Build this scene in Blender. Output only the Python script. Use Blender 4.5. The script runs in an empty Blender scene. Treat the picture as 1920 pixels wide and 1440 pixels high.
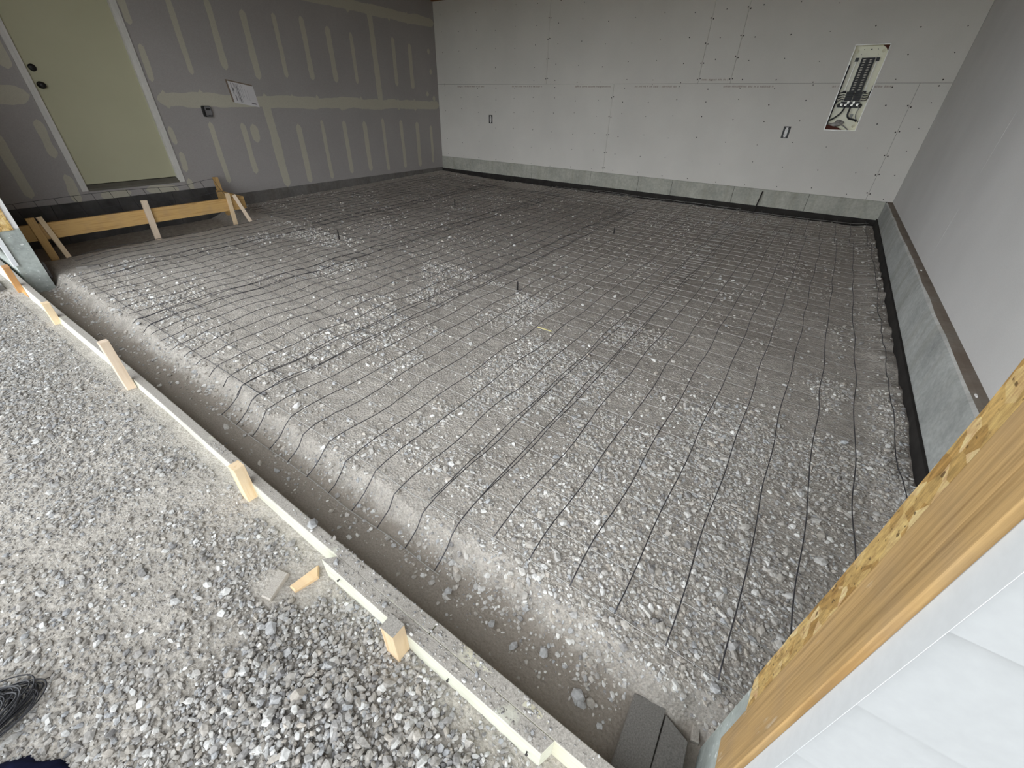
import bpy, math, random
import numpy as np
from mathutils import Vector, Matrix

random.seed(7)
rng = np.random.default_rng(11)
SC = bpy.context.scene
COL = SC.collection
W = 7.588                      # clear width of the garage; back right corner is the origin, drywall bottom z = 0

# ------------------------------------------------------------------ camera maths
F = 769.03
YAW, PITCH, ROLL = -0.5877, 0.5966, 0.0254
CAM = np.array([-0.8213, -7.2932, 0.9153])
def cam_axes():
    cy, sy, cp, sp = math.cos(YAW), math.sin(YAW), math.cos(PITCH), math.sin(PITCH)
    f = np.array([sy*cp, cy*cp, -sp]); r = np.array([cy, -sy, 0.0]); u = np.cross(r, f)
    cr, sr = math.cos(ROLL), math.sin(ROLL)
    return cr*r+sr*u, -sr*r+cr*u, f
RX, UX, FX = cam_axes()
def at(px, py, z):
    """world point at height z that the photograph shows at pixel px, py"""
    d = FX + RX*(px-960)/F - UX*(py-720)/F
    return CAM + d*(z-CAM[2])/d[2]

# ------------------------------------------------------------------ numpy noise
def _h(ix, iy, s):
    n = (ix.astype(np.int64)*374761393 + iy.astype(np.int64)*668265263 + s*1442695041) & 0x7fffffff
    n = ((n ^ (n >> 13))*1274126177) & 0x7fffffff
    return ((n ^ (n >> 16)) & 0xffff)/65535.0
def vn(x, y, s=0):
    x = np.asarray(x, float); y = np.asarray(y, float)
    ix = np.floor(x); iy = np.floor(y); fx = x-ix; fy = y-iy
    fx = fx*fx*(3-2*fx); fy = fy*fy*(3-2*fy)
    a = _h(ix, iy, s); b = _h(ix+1, iy, s); c = _h(ix, iy+1, s); d = _h(ix+1, iy+1, s)
    return (a*(1-fx)+b*fx)*(1-fy)+(c*(1-fx)+d*fx)*fy
def fbm(x, y, f, o=3, s=0):
    t = 0; a = 1; n = 0
    for i in range(o):
        t = t + a*vn(x*f, y*f, s+i*17); n += a; a *= .5; f *= 2.03
    return t/n                                            # 0..1
def sst(a, b, x):
    t = np.clip((x-a)/(b-a), 0, 1); return t*t*(3-2*t)

# ------------------------------------------------------------------ materials
def new_mat(name, rough=.8, metal=0.0, spec=.3):
    m = bpy.data.materials.new(name); m.use_nodes = True
    nt = m.node_tree; b = nt.nodes['Principled BSDF']
    b.inputs['Roughness'].default_value = rough; b.inputs['Metallic'].default_value = metal
    b.inputs['Specular IOR Level'].default_value = spec
    return m, nt, b
def N(nt, t, **k):
    n = nt.nodes.new(t)
    for a, v in k.items():
        if a in n.inputs: n.inputs[a].default_value = v
        else: setattr(n, a, v)
    return n
def L(nt, a, b): nt.links.new(a, b)
def coords(nt, scale=(1, 1, 1), kind='Object'):
    tc = N(nt, 'ShaderNodeTexCoord'); mp = N(nt, 'ShaderNodeMapping'); mp.inputs['Scale'].default_value = scale
    L(nt, tc.outputs[kind], mp.inputs['Vector']); return mp.outputs['Vector']
def noise(nt, vec, scale, detail=4, rough=.55):
    n = N(nt, 'ShaderNodeTexNoise'); n.inputs['Scale'].default_value = scale
    n.inputs['Detail'].default_value = detail; n.inputs['Roughness'].default_value = rough
    L(nt, vec, n.inputs['Vector']); return n.outputs['Fac']
def ramp(nt, fac, stops):
    r = N(nt, 'ShaderNodeValToRGB'); e = r.color_ramp.elements
    while len(e) < len(stops): e.new(0.5)
    for i, (p, c) in enumerate(stops):
        e[i].position = p; e[i].color = (*c, 1) if len(c) == 3 else c
    L(nt, fac, r.inputs['Fac']); return r.outputs['Color']
def mix(nt, fac, a, b, mode='MIX'):
    m = N(nt, 'ShaderNodeMix'); m.data_type = 'RGBA'; m.blend_type = mode
    for sock, v in ((m.inputs['Factor'], fac), (m.inputs['A'], a), (m.inputs['B'], b)): pass
    def put(sock, v):
        if isinstance(v, (int, float)): sock.default_value = v
        elif isinstance(v, tuple): sock.default_value = (*v, 1) if len(v) == 3 else v
        else: L(nt, v, sock)
    put(m.inputs[0], fac); put(m.inputs[6], a); put(m.inputs[7], b)
    return m.outputs[2]
def bump(nt, b, h, strength=.3, dist=.01):
    n = N(nt, 'ShaderNodeBump'); n.inputs['Strength'].default_value = strength; n.inputs['Distance'].default_value = dist
    L(nt, h, n.inputs['Height']); L(nt, n.outputs['Normal'], b.inputs['Normal'])
def plain(name, c, rough=.6, metal=0, spec=.3, var=.12, sc=8.0):
    m, nt, b = new_mat(name, rough, metal, spec)
    v = coords(nt); f = noise(nt, v, sc, 5)
    lo = tuple(x*(1-var) for x in c); hi = tuple(min(1, x*(1+var)) for x in c)
    L(nt, ramp(nt, f, [(.3, lo), (.7, hi)]), b.inputs['Base Color'])
    return m
def wood(name, c1, c2, dust=0.0, dustc=(.40, .37, .33), knots=True, scuff=False, bare=()):
    """grain runs along the local X axis"""
    m, nt, b = new_mat(name, .75, 0, .2)
    v = coords(nt, (1.2, 34, 34) if scuff else (1.2, 14, 14)); tc = coords(nt, (1, 1, 1))
    n1 = noise(nt, v, 3.0, 6, .6)
    wv = N(nt, 'ShaderNodeTexWave'); wv.wave_type = 'BANDS'; wv.bands_direction = 'Z'
    wv.inputs['Scale'].default_value = 1.2; wv.inputs['Distortion'].default_value = 6; wv.inputs['Detail'].default_value = 3
    L(nt, v, wv.inputs['Vector'])
    g = N(nt, 'ShaderNodeMath', operation='MULTIPLY_ADD'); L(nt, wv.outputs['Fac'], g.inputs[0]); g.inputs[1].default_value = .16
    L(nt, n1, g.inputs[2])
    col = ramp(nt, g.outputs[0], [(.32, c2), (.58, c1), (.95, tuple(.5*(x+y) for x, y in zip(c1, c2)))])
    if knots:
        vo = N(nt, 'ShaderNodeTexVoronoi'); vo.inputs['Scale'].default_value = 2.2
        v2 = coords(nt, (1, 3.2, 3.2)); L(nt, v2, vo.inputs['Vector'])
        k = ramp(nt, vo.outputs['Distance'], [(.0, (1, 1, 1)), (.07, (.9, .9, .9)), (.13, (0, 0, 0))])
        col = mix(nt, k, col, tuple(x*.45 for x in c2))
    stain = noise(nt, tc, 9, 4)
    s = ramp(nt, stain, [(.45, (0, 0, 0)), (.75, (.35, .35, .35))])
    col = mix(nt, s, col, tuple(.6*x+.1 for x in c2))
    if dust:
        ge = N(nt, 'ShaderNodeNewGeometry'); sx = N(nt, 'ShaderNodeSeparateXYZ'); L(nt, ge.outputs['Normal'], sx.inputs[0])
        up = ramp(nt, sx.outputs['Z'], [(.55, (0, 0, 0)), (.85, (1, 1, 1))])
        n2 = noise(nt, tc, 5.5, 6, .65)
        patch = ramp(nt, n2, [(.30, (1, 1, 1)), (.42, (dust, dust, dust)), (.62, (dust, dust, dust)), (.70, (dust*.35,)*3)])
        fac = mix(nt, 1.0, up, patch, 'MULTIPLY')
        for bx_ in bare:                                      # places where the dust has been rubbed off
            vd = N(nt, 'ShaderNodeVectorMath', operation='SUBTRACT'); L(nt, tc, vd.inputs[0]); vd.inputs[1].default_value = (bx_, .004, 0)
            vm = N(nt, 'ShaderNodeVectorMath', operation='MULTIPLY'); L(nt, vd.outputs[0], vm.inputs[0]); vm.inputs[1].default_value = (13, 48, 0)
            vl = N(nt, 'ShaderNodeVectorMath', operation='LENGTH'); L(nt, vm.outputs[0], vl.inputs[0])
            ad = N(nt, 'ShaderNodeMath', operation='MULTIPLY_ADD'); L(nt, noise(nt, tc, 60, 3), ad.inputs[0]); ad.inputs[1].default_value = 1.2; L(nt, vl.outputs['Value'], ad.inputs[2])
            fac = mix(nt, ramp(nt, ad.outputs[0], [(.93, (.9,)*3), (1.0, (0,)*3)]), fac, (0, 0, 0))
        fine = noise(nt, tc, 260, 3, .7)
        dc = ramp(nt, fine, [(.3, tuple(x*.62 for x in dustc)), (.55, dustc), (.75, tuple(x*1.35 for x in dustc))])
        col = mix(nt, fac, col, dc)
    if scuff:
        sf = noise(nt, coords(nt, (5, 26, 26)), 2.1, 3, .5)
        col = mix(nt, ramp(nt, sf, [(.68, (0,)*3), (.74, (.5,)*3)]), col, (.62, .52, .40))
        g2 = noise(nt, coords(nt, (2.5, 90, 90)), 1.0, 4, .6)
        col = mix(nt, .55, col, ramp(nt, g2, [(.3, (.25,)*3), (.7, (.72,)*3)]), 'OVERLAY')
    L(nt, col, b.inputs['Base Color']); bump(nt, b, n1, .25, .004)
    return m

def m_drywall(name, c, warm=None, stripe=None):
    m, nt, b = new_mat(name, .9, 0, .15)
    v = coords(nt); n1 = noise(nt, v, 1.3, 4); n2 = noise(nt, v, 120, 3)
    col = ramp(nt, n1, [(.3, tuple(x*.95 for x in c)), (.7, tuple(x*1.05 for x in c))])
    col = mix(nt, .10, col, ramp(nt, n2, [(.3, (.2, .2, .2)), (.7, (.8, .8, .8))]), 'OVERLAY')
    L(nt, col, b.inputs['Base Color']); bump(nt, b, n2, .06, .001)
    return m
def m_concrete(name, c, seams=None, speck=0.0, brown=False):
    m, nt, b = new_mat(name, .9, 0, .2)
    v = coords(nt); n1 = noise(nt, v, 3.2, 6, .6); n2 = noise(nt, v, 40, 5, .6)
    n3 = noise(nt, coords(nt, (9, 9, .8)), 1.0, 4)
    col = ramp(nt, n1, [(.25, tuple(x*.70 for x in c)), (.5, c), (.75, tuple(x*1.18 for x in c))])
    col = mix(nt, .30, col, ramp(nt, n2, [(.3, (.25,)*3), (.7, (.75,)*3)]), 'OVERLAY')
    col = mix(nt, ramp(nt, n3, [(.48, (0,)*3), (.72, (.45,)*3)]), col, (c[0]*.62, c[1]*.57, c[2]*.47))
    if brown:
        col = mix(nt, ramp(nt, n1, [(.35, (.3,)*3), (.6, (.9,)*3)]), col, (.20, .155, .12))
    if speck:
        n4 = noise(nt, v, 55, 2, .4)
        col = mix(nt, ramp(nt, n4, [(.66, (0,)*3), (.72, (speck,)*3)]), col, (.72, .74, .72))
    L(nt, col, b.inputs['Base Color']); bump(nt, b, n2, .3, .004)
    return m
def m_soil(name, c, c2, grit=1.0, low=None):
    m, nt, b = new_mat(name, .95, 0, .1)
    v = coords(nt)
    n1 = noise(nt, v, 1.7, 5, .6); n2 = noise(nt, v, 22, 6, .65); n3 = noise(nt, v, 130, 5, .7)
    vo = N(nt, 'ShaderNodeTexVoronoi'); vo.inputs['Scale'].default_value = 95; L(nt, v, vo.inputs['Vector'])
    col = ramp(nt, n1, [(.3, c), (.7, c2)])
    col = mix(nt, .35*grit, col, ramp(nt, n2, [(.3, (.22,)*3), (.7, (.78,)*3)]), 'OVERLAY')
    col = mix(nt, .45*grit, col, ramp(nt, n3, [(.3, (.15,)*3), (.7, (.85,)*3)]), 'OVERLAY')
    hs = N(nt, 'ShaderNodeSeparateColor'); L(nt, vo.outputs['Color'], hs.inputs[0])
    peb = ramp(nt, hs.outputs[0], [(.70, (0,)*3), (.9, (.35*grit,)*3)])
    col = mix(nt, peb, col, ramp(nt, hs.outputs[1], [(0., (.30, .29, .29)), (1., (.66, .63, .58))]))
    if low:                                               # brown dirt exposed on the trench bottom
        sz = N(nt, 'ShaderNodeSeparateXYZ'); L(nt, v, sz.inputs[0])
        zz_ = N(nt, 'ShaderNodeMath', operation='MULTIPLY_ADD'); L(nt, n2, zz_.inputs[0]); zz_.inputs[1].default_value = .05; L(nt, sz.outputs['Z'], zz_.inputs[2])
        mk = N(nt, 'ShaderNodeMapRange'); L(nt, zz_.outputs[0], mk.inputs['Value'])
        for k_, v_ in (('From Min', -.455), ('From Max', -.425), ('To Min', .92), ('To Max', 0.0)): mk.inputs[k_].default_value = v_
        dirt = mix(nt, .22, low, ramp(nt, n3, [(.3, (.2,)*3), (.7, (.8,)*3)]), 'OVERLAY')
        col = mix(nt, mk.outputs['Result'], col, dirt)
    L(nt, col, b.inputs['Base Color'])
    h = N(nt, 'ShaderNodeMath', operation='MULTIPLY_ADD'); L(nt, n3, h.inputs[0]); h.inputs[1].default_value = .6; L(nt, n2, h.inputs[2])
    h2 = N(nt, 'ShaderNodeMath', operation='MULTIPLY_ADD'); L(nt, vo.outputs['Distance'], h2.inputs[0]); h2.inputs[1].default_value = -.5*grit; L(nt, h.outputs[0], h2.inputs[2])
    bump(nt, b, h2.outputs[0], .65, .012)
    return m
def m_stone(name, k=1.0):
    m, nt, b = new_mat(name, .9, 0, .15)
    ge = N(nt, 'ShaderNodeNewGeometry'); v = coords(nt)
    r = ramp(nt, ge.outputs['Random Per Island'], [
        (0.0, (.23*k, .225*k, .225*k)), (.14, (.40*k, .38*k, .355*k)), (.34, (.34*k, .315*k, .28*k)), (.5, (.47*k, .455*k, .43*k)),
        (.62, (.38*k, .387*k, .398*k)), (.76, (.44*k, .40*k, .35*k)), (.9, (.55*k, .545*k, .53*k)), (1.0, (.74*k, .73*k, .70*k))])
    n2 = noise(nt, v, 90, 5, .6)
    col = mix(nt, .45, r, ramp(nt, n2, [(.3, (.22,)*3), (.7, (.78,)*3)]), 'OVERLAY')
    L(nt, col, b.inputs['Base Color']); bump(nt, b, n2, .3, .003)
    return m
def m_osb(name, c=(.55, .37, .14)):
    m, nt, b = new_mat(name, .7, 0, .25)
    v = coords(nt, (46, 46, 34))
    vo = N(nt, 'ShaderNodeTexVoronoi'); vo.inputs['Scale'].default_value = 1.0; L(nt, v, vo.inputs['Vector'])
    sp = N(nt, 'ShaderNodeSeparateColor'); L(nt, vo.outputs['Color'], sp.inputs[0])
    col = ramp(nt, sp.outputs[0], [(0, (c[0]*.62, c[1]*.52, c[2]*.42)), (.25, (c[0]*.85, c[1]*.8, c[2]*.75)), (.6, c), (1, (c[0]*1.25, c[1]*1.38, c[2]*1.9))])
    g = noise(nt, coords(nt, (130, 90, 22)), 1.6, 5, .7)
    col = mix(nt, .75, col, ramp(nt, g, [(.3, (.2,)*3), (.7, (.8,)*3)]), 'OVERLAY')
    dk = noise(nt, coords(nt, (1, 1, 1)), 85, 2, .4)
    col = mix(nt, ramp(nt, dk, [(.66, (0,)*3), (.71, (.85,)*3)]), col, (.10, .055, .02))
    L(nt, col, b.inputs['Base Color']); bump(nt, b, sp.outputs[1], .35, .003)
    return m

M = {}
M['dry_back'] = m_drywall('back_drywall', (.76, .735, .69))
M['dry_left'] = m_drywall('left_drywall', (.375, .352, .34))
M['dry_right'] = m_drywall('right_drywall', (.72, .71, .70))
M['mud'] = m_drywall('joint_compound_cream', (.50, .475, .39))
M['gap'] = plain('dark_gap', (.06, .05, .04), .95)
M['screw'] = plain('screw_dark', (.05, .045, .04), .6)
M['print'] = plain('faint_print', (.52, .46, .415), .9)
M['scuff'] = plain('pale_scuff', (.72, .72, .71), .9)
M['door'] = plain('door_cream', (.50, .485, .335), .55, var=.03, sc=2)
M['trim_w'] = plain('trim_white', (.68, .66, .63), .6, var=.06)
M['siding'] = plain('siding_white_dimmed', (.345, .35, .355), .7, spec=.15, var=.03, sc=60)  # white siding toned down to mid-grey so direct daylight does not burn it out
M['corner'] = plain('corner_white', (.66, .675, .69), .7, spec=.2, var=.03, sc=60)
M['conc'] = m_concrete('stem_concrete', (.47, .47, .415))
M['conc_top'] = m_concrete('curb_top_concrete', (.36, .33, .29), brown=True)
M['conc_right'] = m_concrete('curb_concrete_grey', (.46, .475, .46))
M['conc_pale'] = m_concrete('spalled_edge', (.60, .60, .58))
M['conc_pil'] = m_concrete('pillar_concrete', (.40, .435, .415), speck=.8)
M['grass'] = plain('dull_grass', (.115, .115, .055), .95, var=.4, sc=6)
M['tar'] = plain('black_coating', (.030, .027, .025), .85, var=.35)
M['dark_board'] = plain('dark_board', (.075, .072, .07), .85, var=.4, sc=5)
M['left_stem'] = m_concrete('left_stem_dark', (.17, .16, .15))
M['osb'] = m_osb('osb_gold')
M['jamb'] = wood('jamb_tan', (.47, .305, .135), (.335, .20, .08), knots=False, scuff=True)
M['form'] = wood('form_pale', (.58, .58, .49), (.48, .465, .36), dust=1.0, dustc=(.37, .345, .31))
M['form_rub'] = wood('form_rubbed', (.60, .58, .46), (.52, .47, .33), dust=1.0, dustc=(.37, .345, .31), bare=(-.445, -.27))
M['stake'] = wood('stake_tan', (.76, .60, .40), (.62, .43, .24), knots=False)
M['stake_d'] = wood('stake_brown', (.50, .27, .11), (.38, .18, .07), knots=False)
M['plank'] = wood('plank_gold', (.60, .385, .155), (.44, .255, .09))
M['stake_pink'] = wood('stake_pinkish', (.72, .585, .45), (.60, .46, .33), knots=False)
M['scrap'] = wood('scrap_orange', (.70, .51, .31), (.58, .39, .21), knots=False)
M['stake_dust'] = wood('stake_dusty_top', (.60, .46, .30), (.46, .32, .18), dust=1.0, dustc=(.33, .31, .28), knots=False)
M['dusty'] = wood('dusty_wood', (.24, .225, .205), (.17, .155, .14), dust=.9, dustc=(.20, .19, .175), knots=False)
M['dusty2'] = wood('dusty_scrap', (.46, .42, .37), (.36, .32, .28), dust=.8, knots=False)
M['roofwood'] = wood('roof_wood', (.28, .13, .06), (.20, .09, .04), knots=False)
M['soil'] = m_soil('gravel_base_lightened', (.43, .395, .352), (.53, .492, .445), low=(.315, .278, .236))  # indoor copy of the gravel, colour lightened to make up for weaker light
M['soil_out'] = m_soil('gravel_ground_dimmed', (.385, .355, .315), (.47, .437, .392))  # same gravel outdoors, colour darkened to offset the stronger daylight
M['stone_in'] = m_stone('stone_inside_lightened', 1.28)  # stones lightened indoors to make up for the dimmer light
M['stone_out'] = m_stone('stone_outside_dimmed', .80)  # same stones darkened outdoors against the brighter sky
M['wire_d'] = plain('wire_dark', (.075, .073, .08), .5, .4, .4)
M['wire_s'] = plain('wire_steel', (.46, .45, .43), .3, .5, .5)
M['rebar'] = plain('rebar', (.05, .045, .045), .7, .5)
M['black'] = plain('black_plastic', (.018, .018, .019), .45, 0, .4)
M['blackwire'] = plain('black_wire', (.022, .022, .026), .35, 0, .5)
M['greyface'] = plain('grey_face', (.20, .195, .20), .5)
M['white'] = plain('white_plastic', (.90, .89, .87), .4, 0, .5, .03)
M['cream'] = plain('panel_cream', (.93, .91, .73), .3, 0, .5, .05)
M['zinc'] = plain('zinc_rim', (.58, .57, .55), .4, .6)
M['silver'] = plain('silver', (.75, .73, .68), .3, .8, .5)
M['paper'] = plain('paper_white', (.66, .64, .65), .8, var=.05)
M['ink'] = plain('ink', (.22, .21, .22), .9)
M['border_brown'] = plain('notice_border_brown', (.22, .17, .13), .9)
M['redwood'] = plain('red_brown', (.10, .03, .02), .8)
M['bag'] = plain('grey_plastic', (.36, .34, .32), .25, 0, .6, .5, 30)
M['greycable'] = plain('grey_cable', (.36, .36, .34), .5)
M['navy'] = plain('navy_fabric', (.006, .008, .026), .95, 0, .1, .4, 60)
M['yellow'] = plain('straw_yellow', (.75, .68, .30), .7)
M['slab'] = m_concrete('dark_slab', (.17, .165, .16))
M['knob'] = plain('knob_black', (.02, .018, .017), .4, .3)
M['thresh'] = plain('threshold_dark', (.16, .15, .125), .6, .3)

# ------------------------------------------------------------------ mesh builder
class MB:
    def __init__(s): s.v = []; s.f = []; s.m = []; s.sm = []
    def add(s, vs, fs, mi=0, smooth=False):
        o = len(s.v); s.v += [tuple(map(float, p)) for p in vs]
        for f in fs: s.f.append([o+i for i in f]); s.m.append(mi); s.sm.append(smooth)
    def box(s, a, b, mi=0):
        x0, y0, z0 = (min(a[i], b[i]) for i in range(3)); x1, y1, z1 = (max(a[i], b[i]) for i in range(3))
        s.add([(x0,y0,z0),(x1,y0,z0),(x1,y1,z0),(x0,y1,z0),(x0,y0,z1),(x1,y0,z1),(x1,y1,z1),(x0,y1,z1)],
              [(0,3,2,1),(4,5,6,7),(0,1,5,4),(1,2,6,5),(2,3,7,6),(3,0,4,7)], mi)
    def obox(s, c, ax, ay, az, mi=0):
        c, ax, ay, az = (np.array(q, float) for q in (c, ax, ay, az))
        vs = [c+i*ax+j*ay+k*az for k in (-1, 1) for i, j in ((-1,-1),(1,-1),(1,1),(-1,1))]
        s.add(vs, [(0,3,2,1),(4,5,6,7),(0,1,5,4),(1,2,6,5),(2,3,7,6),(3,0,4,7)], mi)
    def prism(s, poly, axis, a, b, mi=0):
        """poly: 2-D points in the two other axes, extruded along axis from a to b"""
        def P(p, t):
            if axis == 'x': return (t, p[0], p[1])
            if axis == 'y': return (p[0], t, p[1])
            return (p[0], p[1], t)
        n = len(poly); vs = [P(p, a) for p in poly]+[P(p, b) for p in poly]
        fs = [tuple(range(n))[::-1], tuple(range(n, 2*n))]+[(i, (i+1) % n, n+(i+1) % n, n+i) for i in range(n)]
        s.add(vs, fs, mi)
    def tube(s, pts, r, n=6, mi=0, cap=True, closed=False):
        P = np.array(pts, float); k = len(P)
        T = np.gradient(P, axis=0)
        if closed:
            T = np.roll(P, -1, 0)-np.roll(P, 1, 0)
        T /= np.linalg.norm(T, axis=1)[:, None]+1e-12
        ref = np.array([0, 0, 1.0]) if abs(T[0, 2]) < .9 else np.array([1.0, 0, 0])
        A = np.cross(T, ref); A /= np.linalg.norm(A, axis=1)[:, None]+1e-12; B = np.cross(A, T)
        ang = np.arange(n)*2*math.pi/n
        vs = (P[:, None, :]+r*(np.cos(ang)[None, :, None]*A[:, None, :]+np.sin(ang)[None, :, None]*B[:, None, :])).reshape(-1, 3)
        fs = []
        for i in range(k if closed else k-1):
            j2 = (i+1) % k
            for j in range(n):
                fs.append((i*n+j, i*n+(j+1) % n, j2*n+(j+1) % n, j2*n+j))
        if cap and not closed:
            fs.append(tuple(range(n))[::-1]); fs.append(tuple(range((k-1)*n, k*n)))
        s.add(vs, fs, mi, True)
    def lathe(s, prof, o, ax, n=20, mi=0):
        o = np.array(o, float); ax = np.array(ax, float); ax /= np.linalg.norm(ax)
        u = np.cross(ax, [0, 0, 1.0]) if abs(ax[2]) < .9 else np.array([1.0, 0, 0]); u /= np.linalg.norm(u); w = np.cross(ax, u)
        vs = []; fs = []; k = len(prof)
        for r, h in prof:
            for j in range(n):
                a = 2*math.pi*j/n; vs.append(o+ax*h+r*(math.cos(a)*u+math.sin(a)*w))
        for i in range(k-1):
            for j in range(n): fs.append((i*n+j, i*n+(j+1) % n, (i+1)*n+(j+1) % n, (i+1)*n+j))
        fs.append(tuple(range(n))[::-1]); fs.append(tuple(range((k-1)*n, k*n)))
        s.add(vs, fs, mi, True)
    def build(s, name, mats, parent=None, **props):
        me = bpy.data.meshes.new(name); me.from_pydata(s.v, [], s.f)
        for m in (mats if isinstance(mats, (list, tuple)) else [mats]): me.materials.append(m)
        me.polygons.foreach_set('material_index', s.m); me.polygons.foreach_set('use_smooth', s.sm)
        me.update()
        import bmesh
        if len(s.f) < 60000:
            bm = bmesh.new(); bm.from_mesh(me); bmesh.ops.recalc_face_normals(bm, faces=bm.faces); bm.to_mesh(me); bm.free()
        o = bpy.data.objects.new(name, me); COL.objects.link(o)
        if parent: o.parent = parent
        tag(o, **props); return o
def tag(o, label=None, cat=None, group=None, kind=None):
    if label: o['label'] = label
    if cat: o['category'] = cat
    if group: o['group'] = group
    if kind: o['kind'] = kind
    return o
def struct(name, mb, mats, label=None):
    return mb.build(name, mats, kind='structure', label=label)
def empty(name, loc, label, cat, group=None):
    o = bpy.data.objects.new(name, None); COL.objects.link(o); o.location = loc; o.empty_display_size = .05
    return tag(o, label, cat, group)
def attach(o, p):
    """parent to an Empty (located, not rotated) and keep the world coordinates of the mesh"""
    o.parent = p; o.location = -Vector(p.location) ; return o
def np_mesh(name, V, Fq, mats, smooth=False, mi=None, **props):
    me = bpy.data.meshes.new(name)
    V = np.asarray(V, np.float32); Fq = np.asarray(Fq, np.int32); k = Fq.shape[1]
    me.vertices.add(len(V)); me.vertices.foreach_set('co', V.ravel())
    me.loops.add(Fq.size); me.loops.foreach_set('vertex_index', Fq.ravel())
    me.polygons.add(len(Fq)); me.polygons.foreach_set('loop_start', np.arange(0, Fq.size, k, dtype=np.int32))
    me.polygons.foreach_set('loop_total', np.full(len(Fq), k, np.int32))
    for m in (mats if isinstance(mats, (list, tuple)) else [mats]): me.materials.append(m)
    if mi is not None: me.polygons.foreach_set('material_index', np.asarray(mi, np.int32))
    me.polygons.foreach_set('use_smooth', np.full(len(Fq), smooth))
    me.update(calc_edges=True)
    o = bpy.data.objects.new(name, me); COL.objects.link(o); tag(o, **props); return o
def beam(name, A, B, w, t, mat, wdir=(0, 0, 1), r=.004, endcut=(0, 0), parent=None, wob=.0, **props):
    """sawn timber from A to B; w is its size along wdir, t across; grain on local X, corners eased"""
    A = Vector(A); B = Vector(B); d = (B-A); ln = d.length; X = d.normalized()
    Z = Vector(wdir); Z = (Z-X*Z.dot(X)).normalized(); Y = Z.cross(X)
    prof = []
    for sy, sz, a0 in ((1, 1, 0), (-1, 1, 90), (-1, -1, 180), (1, -1, 270)):
        for q in range(4):
            a = math.radians(a0+q*30)
            prof.append((sy*(t/2-r)+r*math.cos(a), sz*(w/2-r)+r*math.sin(a)))
    n = len(prof); K = max(2, int(ln/.12)+1); vs = []; fs = []
    ph = random.random()*9
    for i in range(K):
        u = i/(K-1)
        for (y, z) in prof:
            x = -ln/2+ln*u + (endcut[0]*y if i == 0 else 0) + (endcut[1]*y if i == K-1 else 0)
            wy = wob*math.sin(ph+u*ln*2.1)
            vs.append((x, y+wy, z+wob*.4*math.sin(ph*2+u*ln*3.3)))
    for i in range(K-1):
        for j in range(n): fs.append((i*n+j, i*n+(j+1) % n, (i+1)*n+(j+1) % n, (i+1)*n+j))
    fs.append(tuple(range(n))[::-1]); fs.append(tuple(range((K-1)*n, K*n)))
    mb = MB(); mb.add(vs, fs); o = mb.build(name, mat, **props)
    R = Matrix((X, Y, Z)).transposed().to_4x4(); R.translation = (A+B)/2
    if parent:
        o.parent = parent; o.matrix_local = Matrix.Translation(-Vector(parent.location)) @ R
    else: o.matrix_world = R
    return o

# ------------------------------------------------------------------ ground heights
def board_in(x): return -6.918+.0095*(-x-1.15)          # inner face of the front form board
def gz(x, y):
    """surface of the gravel base inside and of the trench beside the form"""
    x = np.asarray(x, float); y = np.asarray(y, float)
    g = -.312+.0115*y + .014*(fbm(x, y, .9, 3, 5)-.5) + .012*(fbm(x, y, 6, 3, 9)-.5) + .007*(fbm(x, y, 24, 2, 13)-.5)
    g = g + .05*np.clip(1-(x+W)/1.2, 0, 1)*np.clip(1+y/4.5, 0, 1)
    g = g + .03*sst(-.28, -.12, x)*(.4+1.2*vn(x*9, y*9, 3))            # ridge along the right curb
    g = g - .09*sst(-6.55, -6.80, x)*sst(-4.45, -4.75, y)               # hollow under the landing form
    e = -6.615+.05*(fbm(x, y*0, 2.3, 3, 21)-.5)+.05*(vn(x*11, y*3, 8)-.5)
    toe = -6.735+.035*(fbm(x, y*0, 3.1, 2, 31)-.5)
    s = np.clip((e-y)/(e-toe), 0, 1); s = s**1.3*(2.3-1.3*s)
    crumb = np.clip(s*(1-s)*4, 0, 1)*(.055*(fbm(x, y, 16, 5, 40)-.5))
    t = -.492+.008*(fbm(x, y, 4, 2, 60)-.5)
    return g*(1-s)+t*s+crumb
def gsm(x, y):
    """the base as the stiff mesh bridges it"""
    return np.mean([gz(np.asarray(x, float)+a, np.asarray(y, float)+b) for a in (-.06, 0, .06) for b in (-.06, 0, .06)], 0)
def gout(x, y):
    x = np.asarray(x, float); y = np.asarray(y, float)
    z = -.345-.045*sst(-3.2, -1.5, x) + .03*(fbm(x, y, 1.6, 3, 77)-.5)+.012*(fbm(x, y, 7, 3, 78)-.5)
    pile = np.exp(-(((x+1.35)/.42)**2+((y+7.32)/.24)**2))
    return z + .022*pile

def grid(x0, x1, y0, y1, st, fz):
    nx = int(round((x1-x0)/st))+1; ny = int(round((y1-y0)/st))+1
    X, Y = np.meshgrid(np.linspace(x0, x1, nx), np.linspace(y0, y1, ny)); Z = fz(X, Y)
    V = np.stack([X, Y, Z], -1).reshape(-1, 3)
    i = (np.arange(ny-1)[:, None]*nx+np.arange(nx-1)[None, :]).ravel()
    return V, np.stack([i, i+1, i+nx+1, i+nx], -1)
V, Q = grid(-W, 0, -6.93, 0, .0122, gz)
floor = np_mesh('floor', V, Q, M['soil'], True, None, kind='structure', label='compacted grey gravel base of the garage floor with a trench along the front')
def gout_edge(X, Y):
    z = gout(X, Y); k = np.minimum.reduce([sst(-9.6, -9.3, X), sst(1.5, 1.2, X), sst(-8.9, -8.6, Y)])
    return z*k+(-.40)*(1-k)
V, Q = grid(-9.6, 1.5, -8.9, -6.935, .017, gout_edge)
mb = MB(); z = -.40
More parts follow.
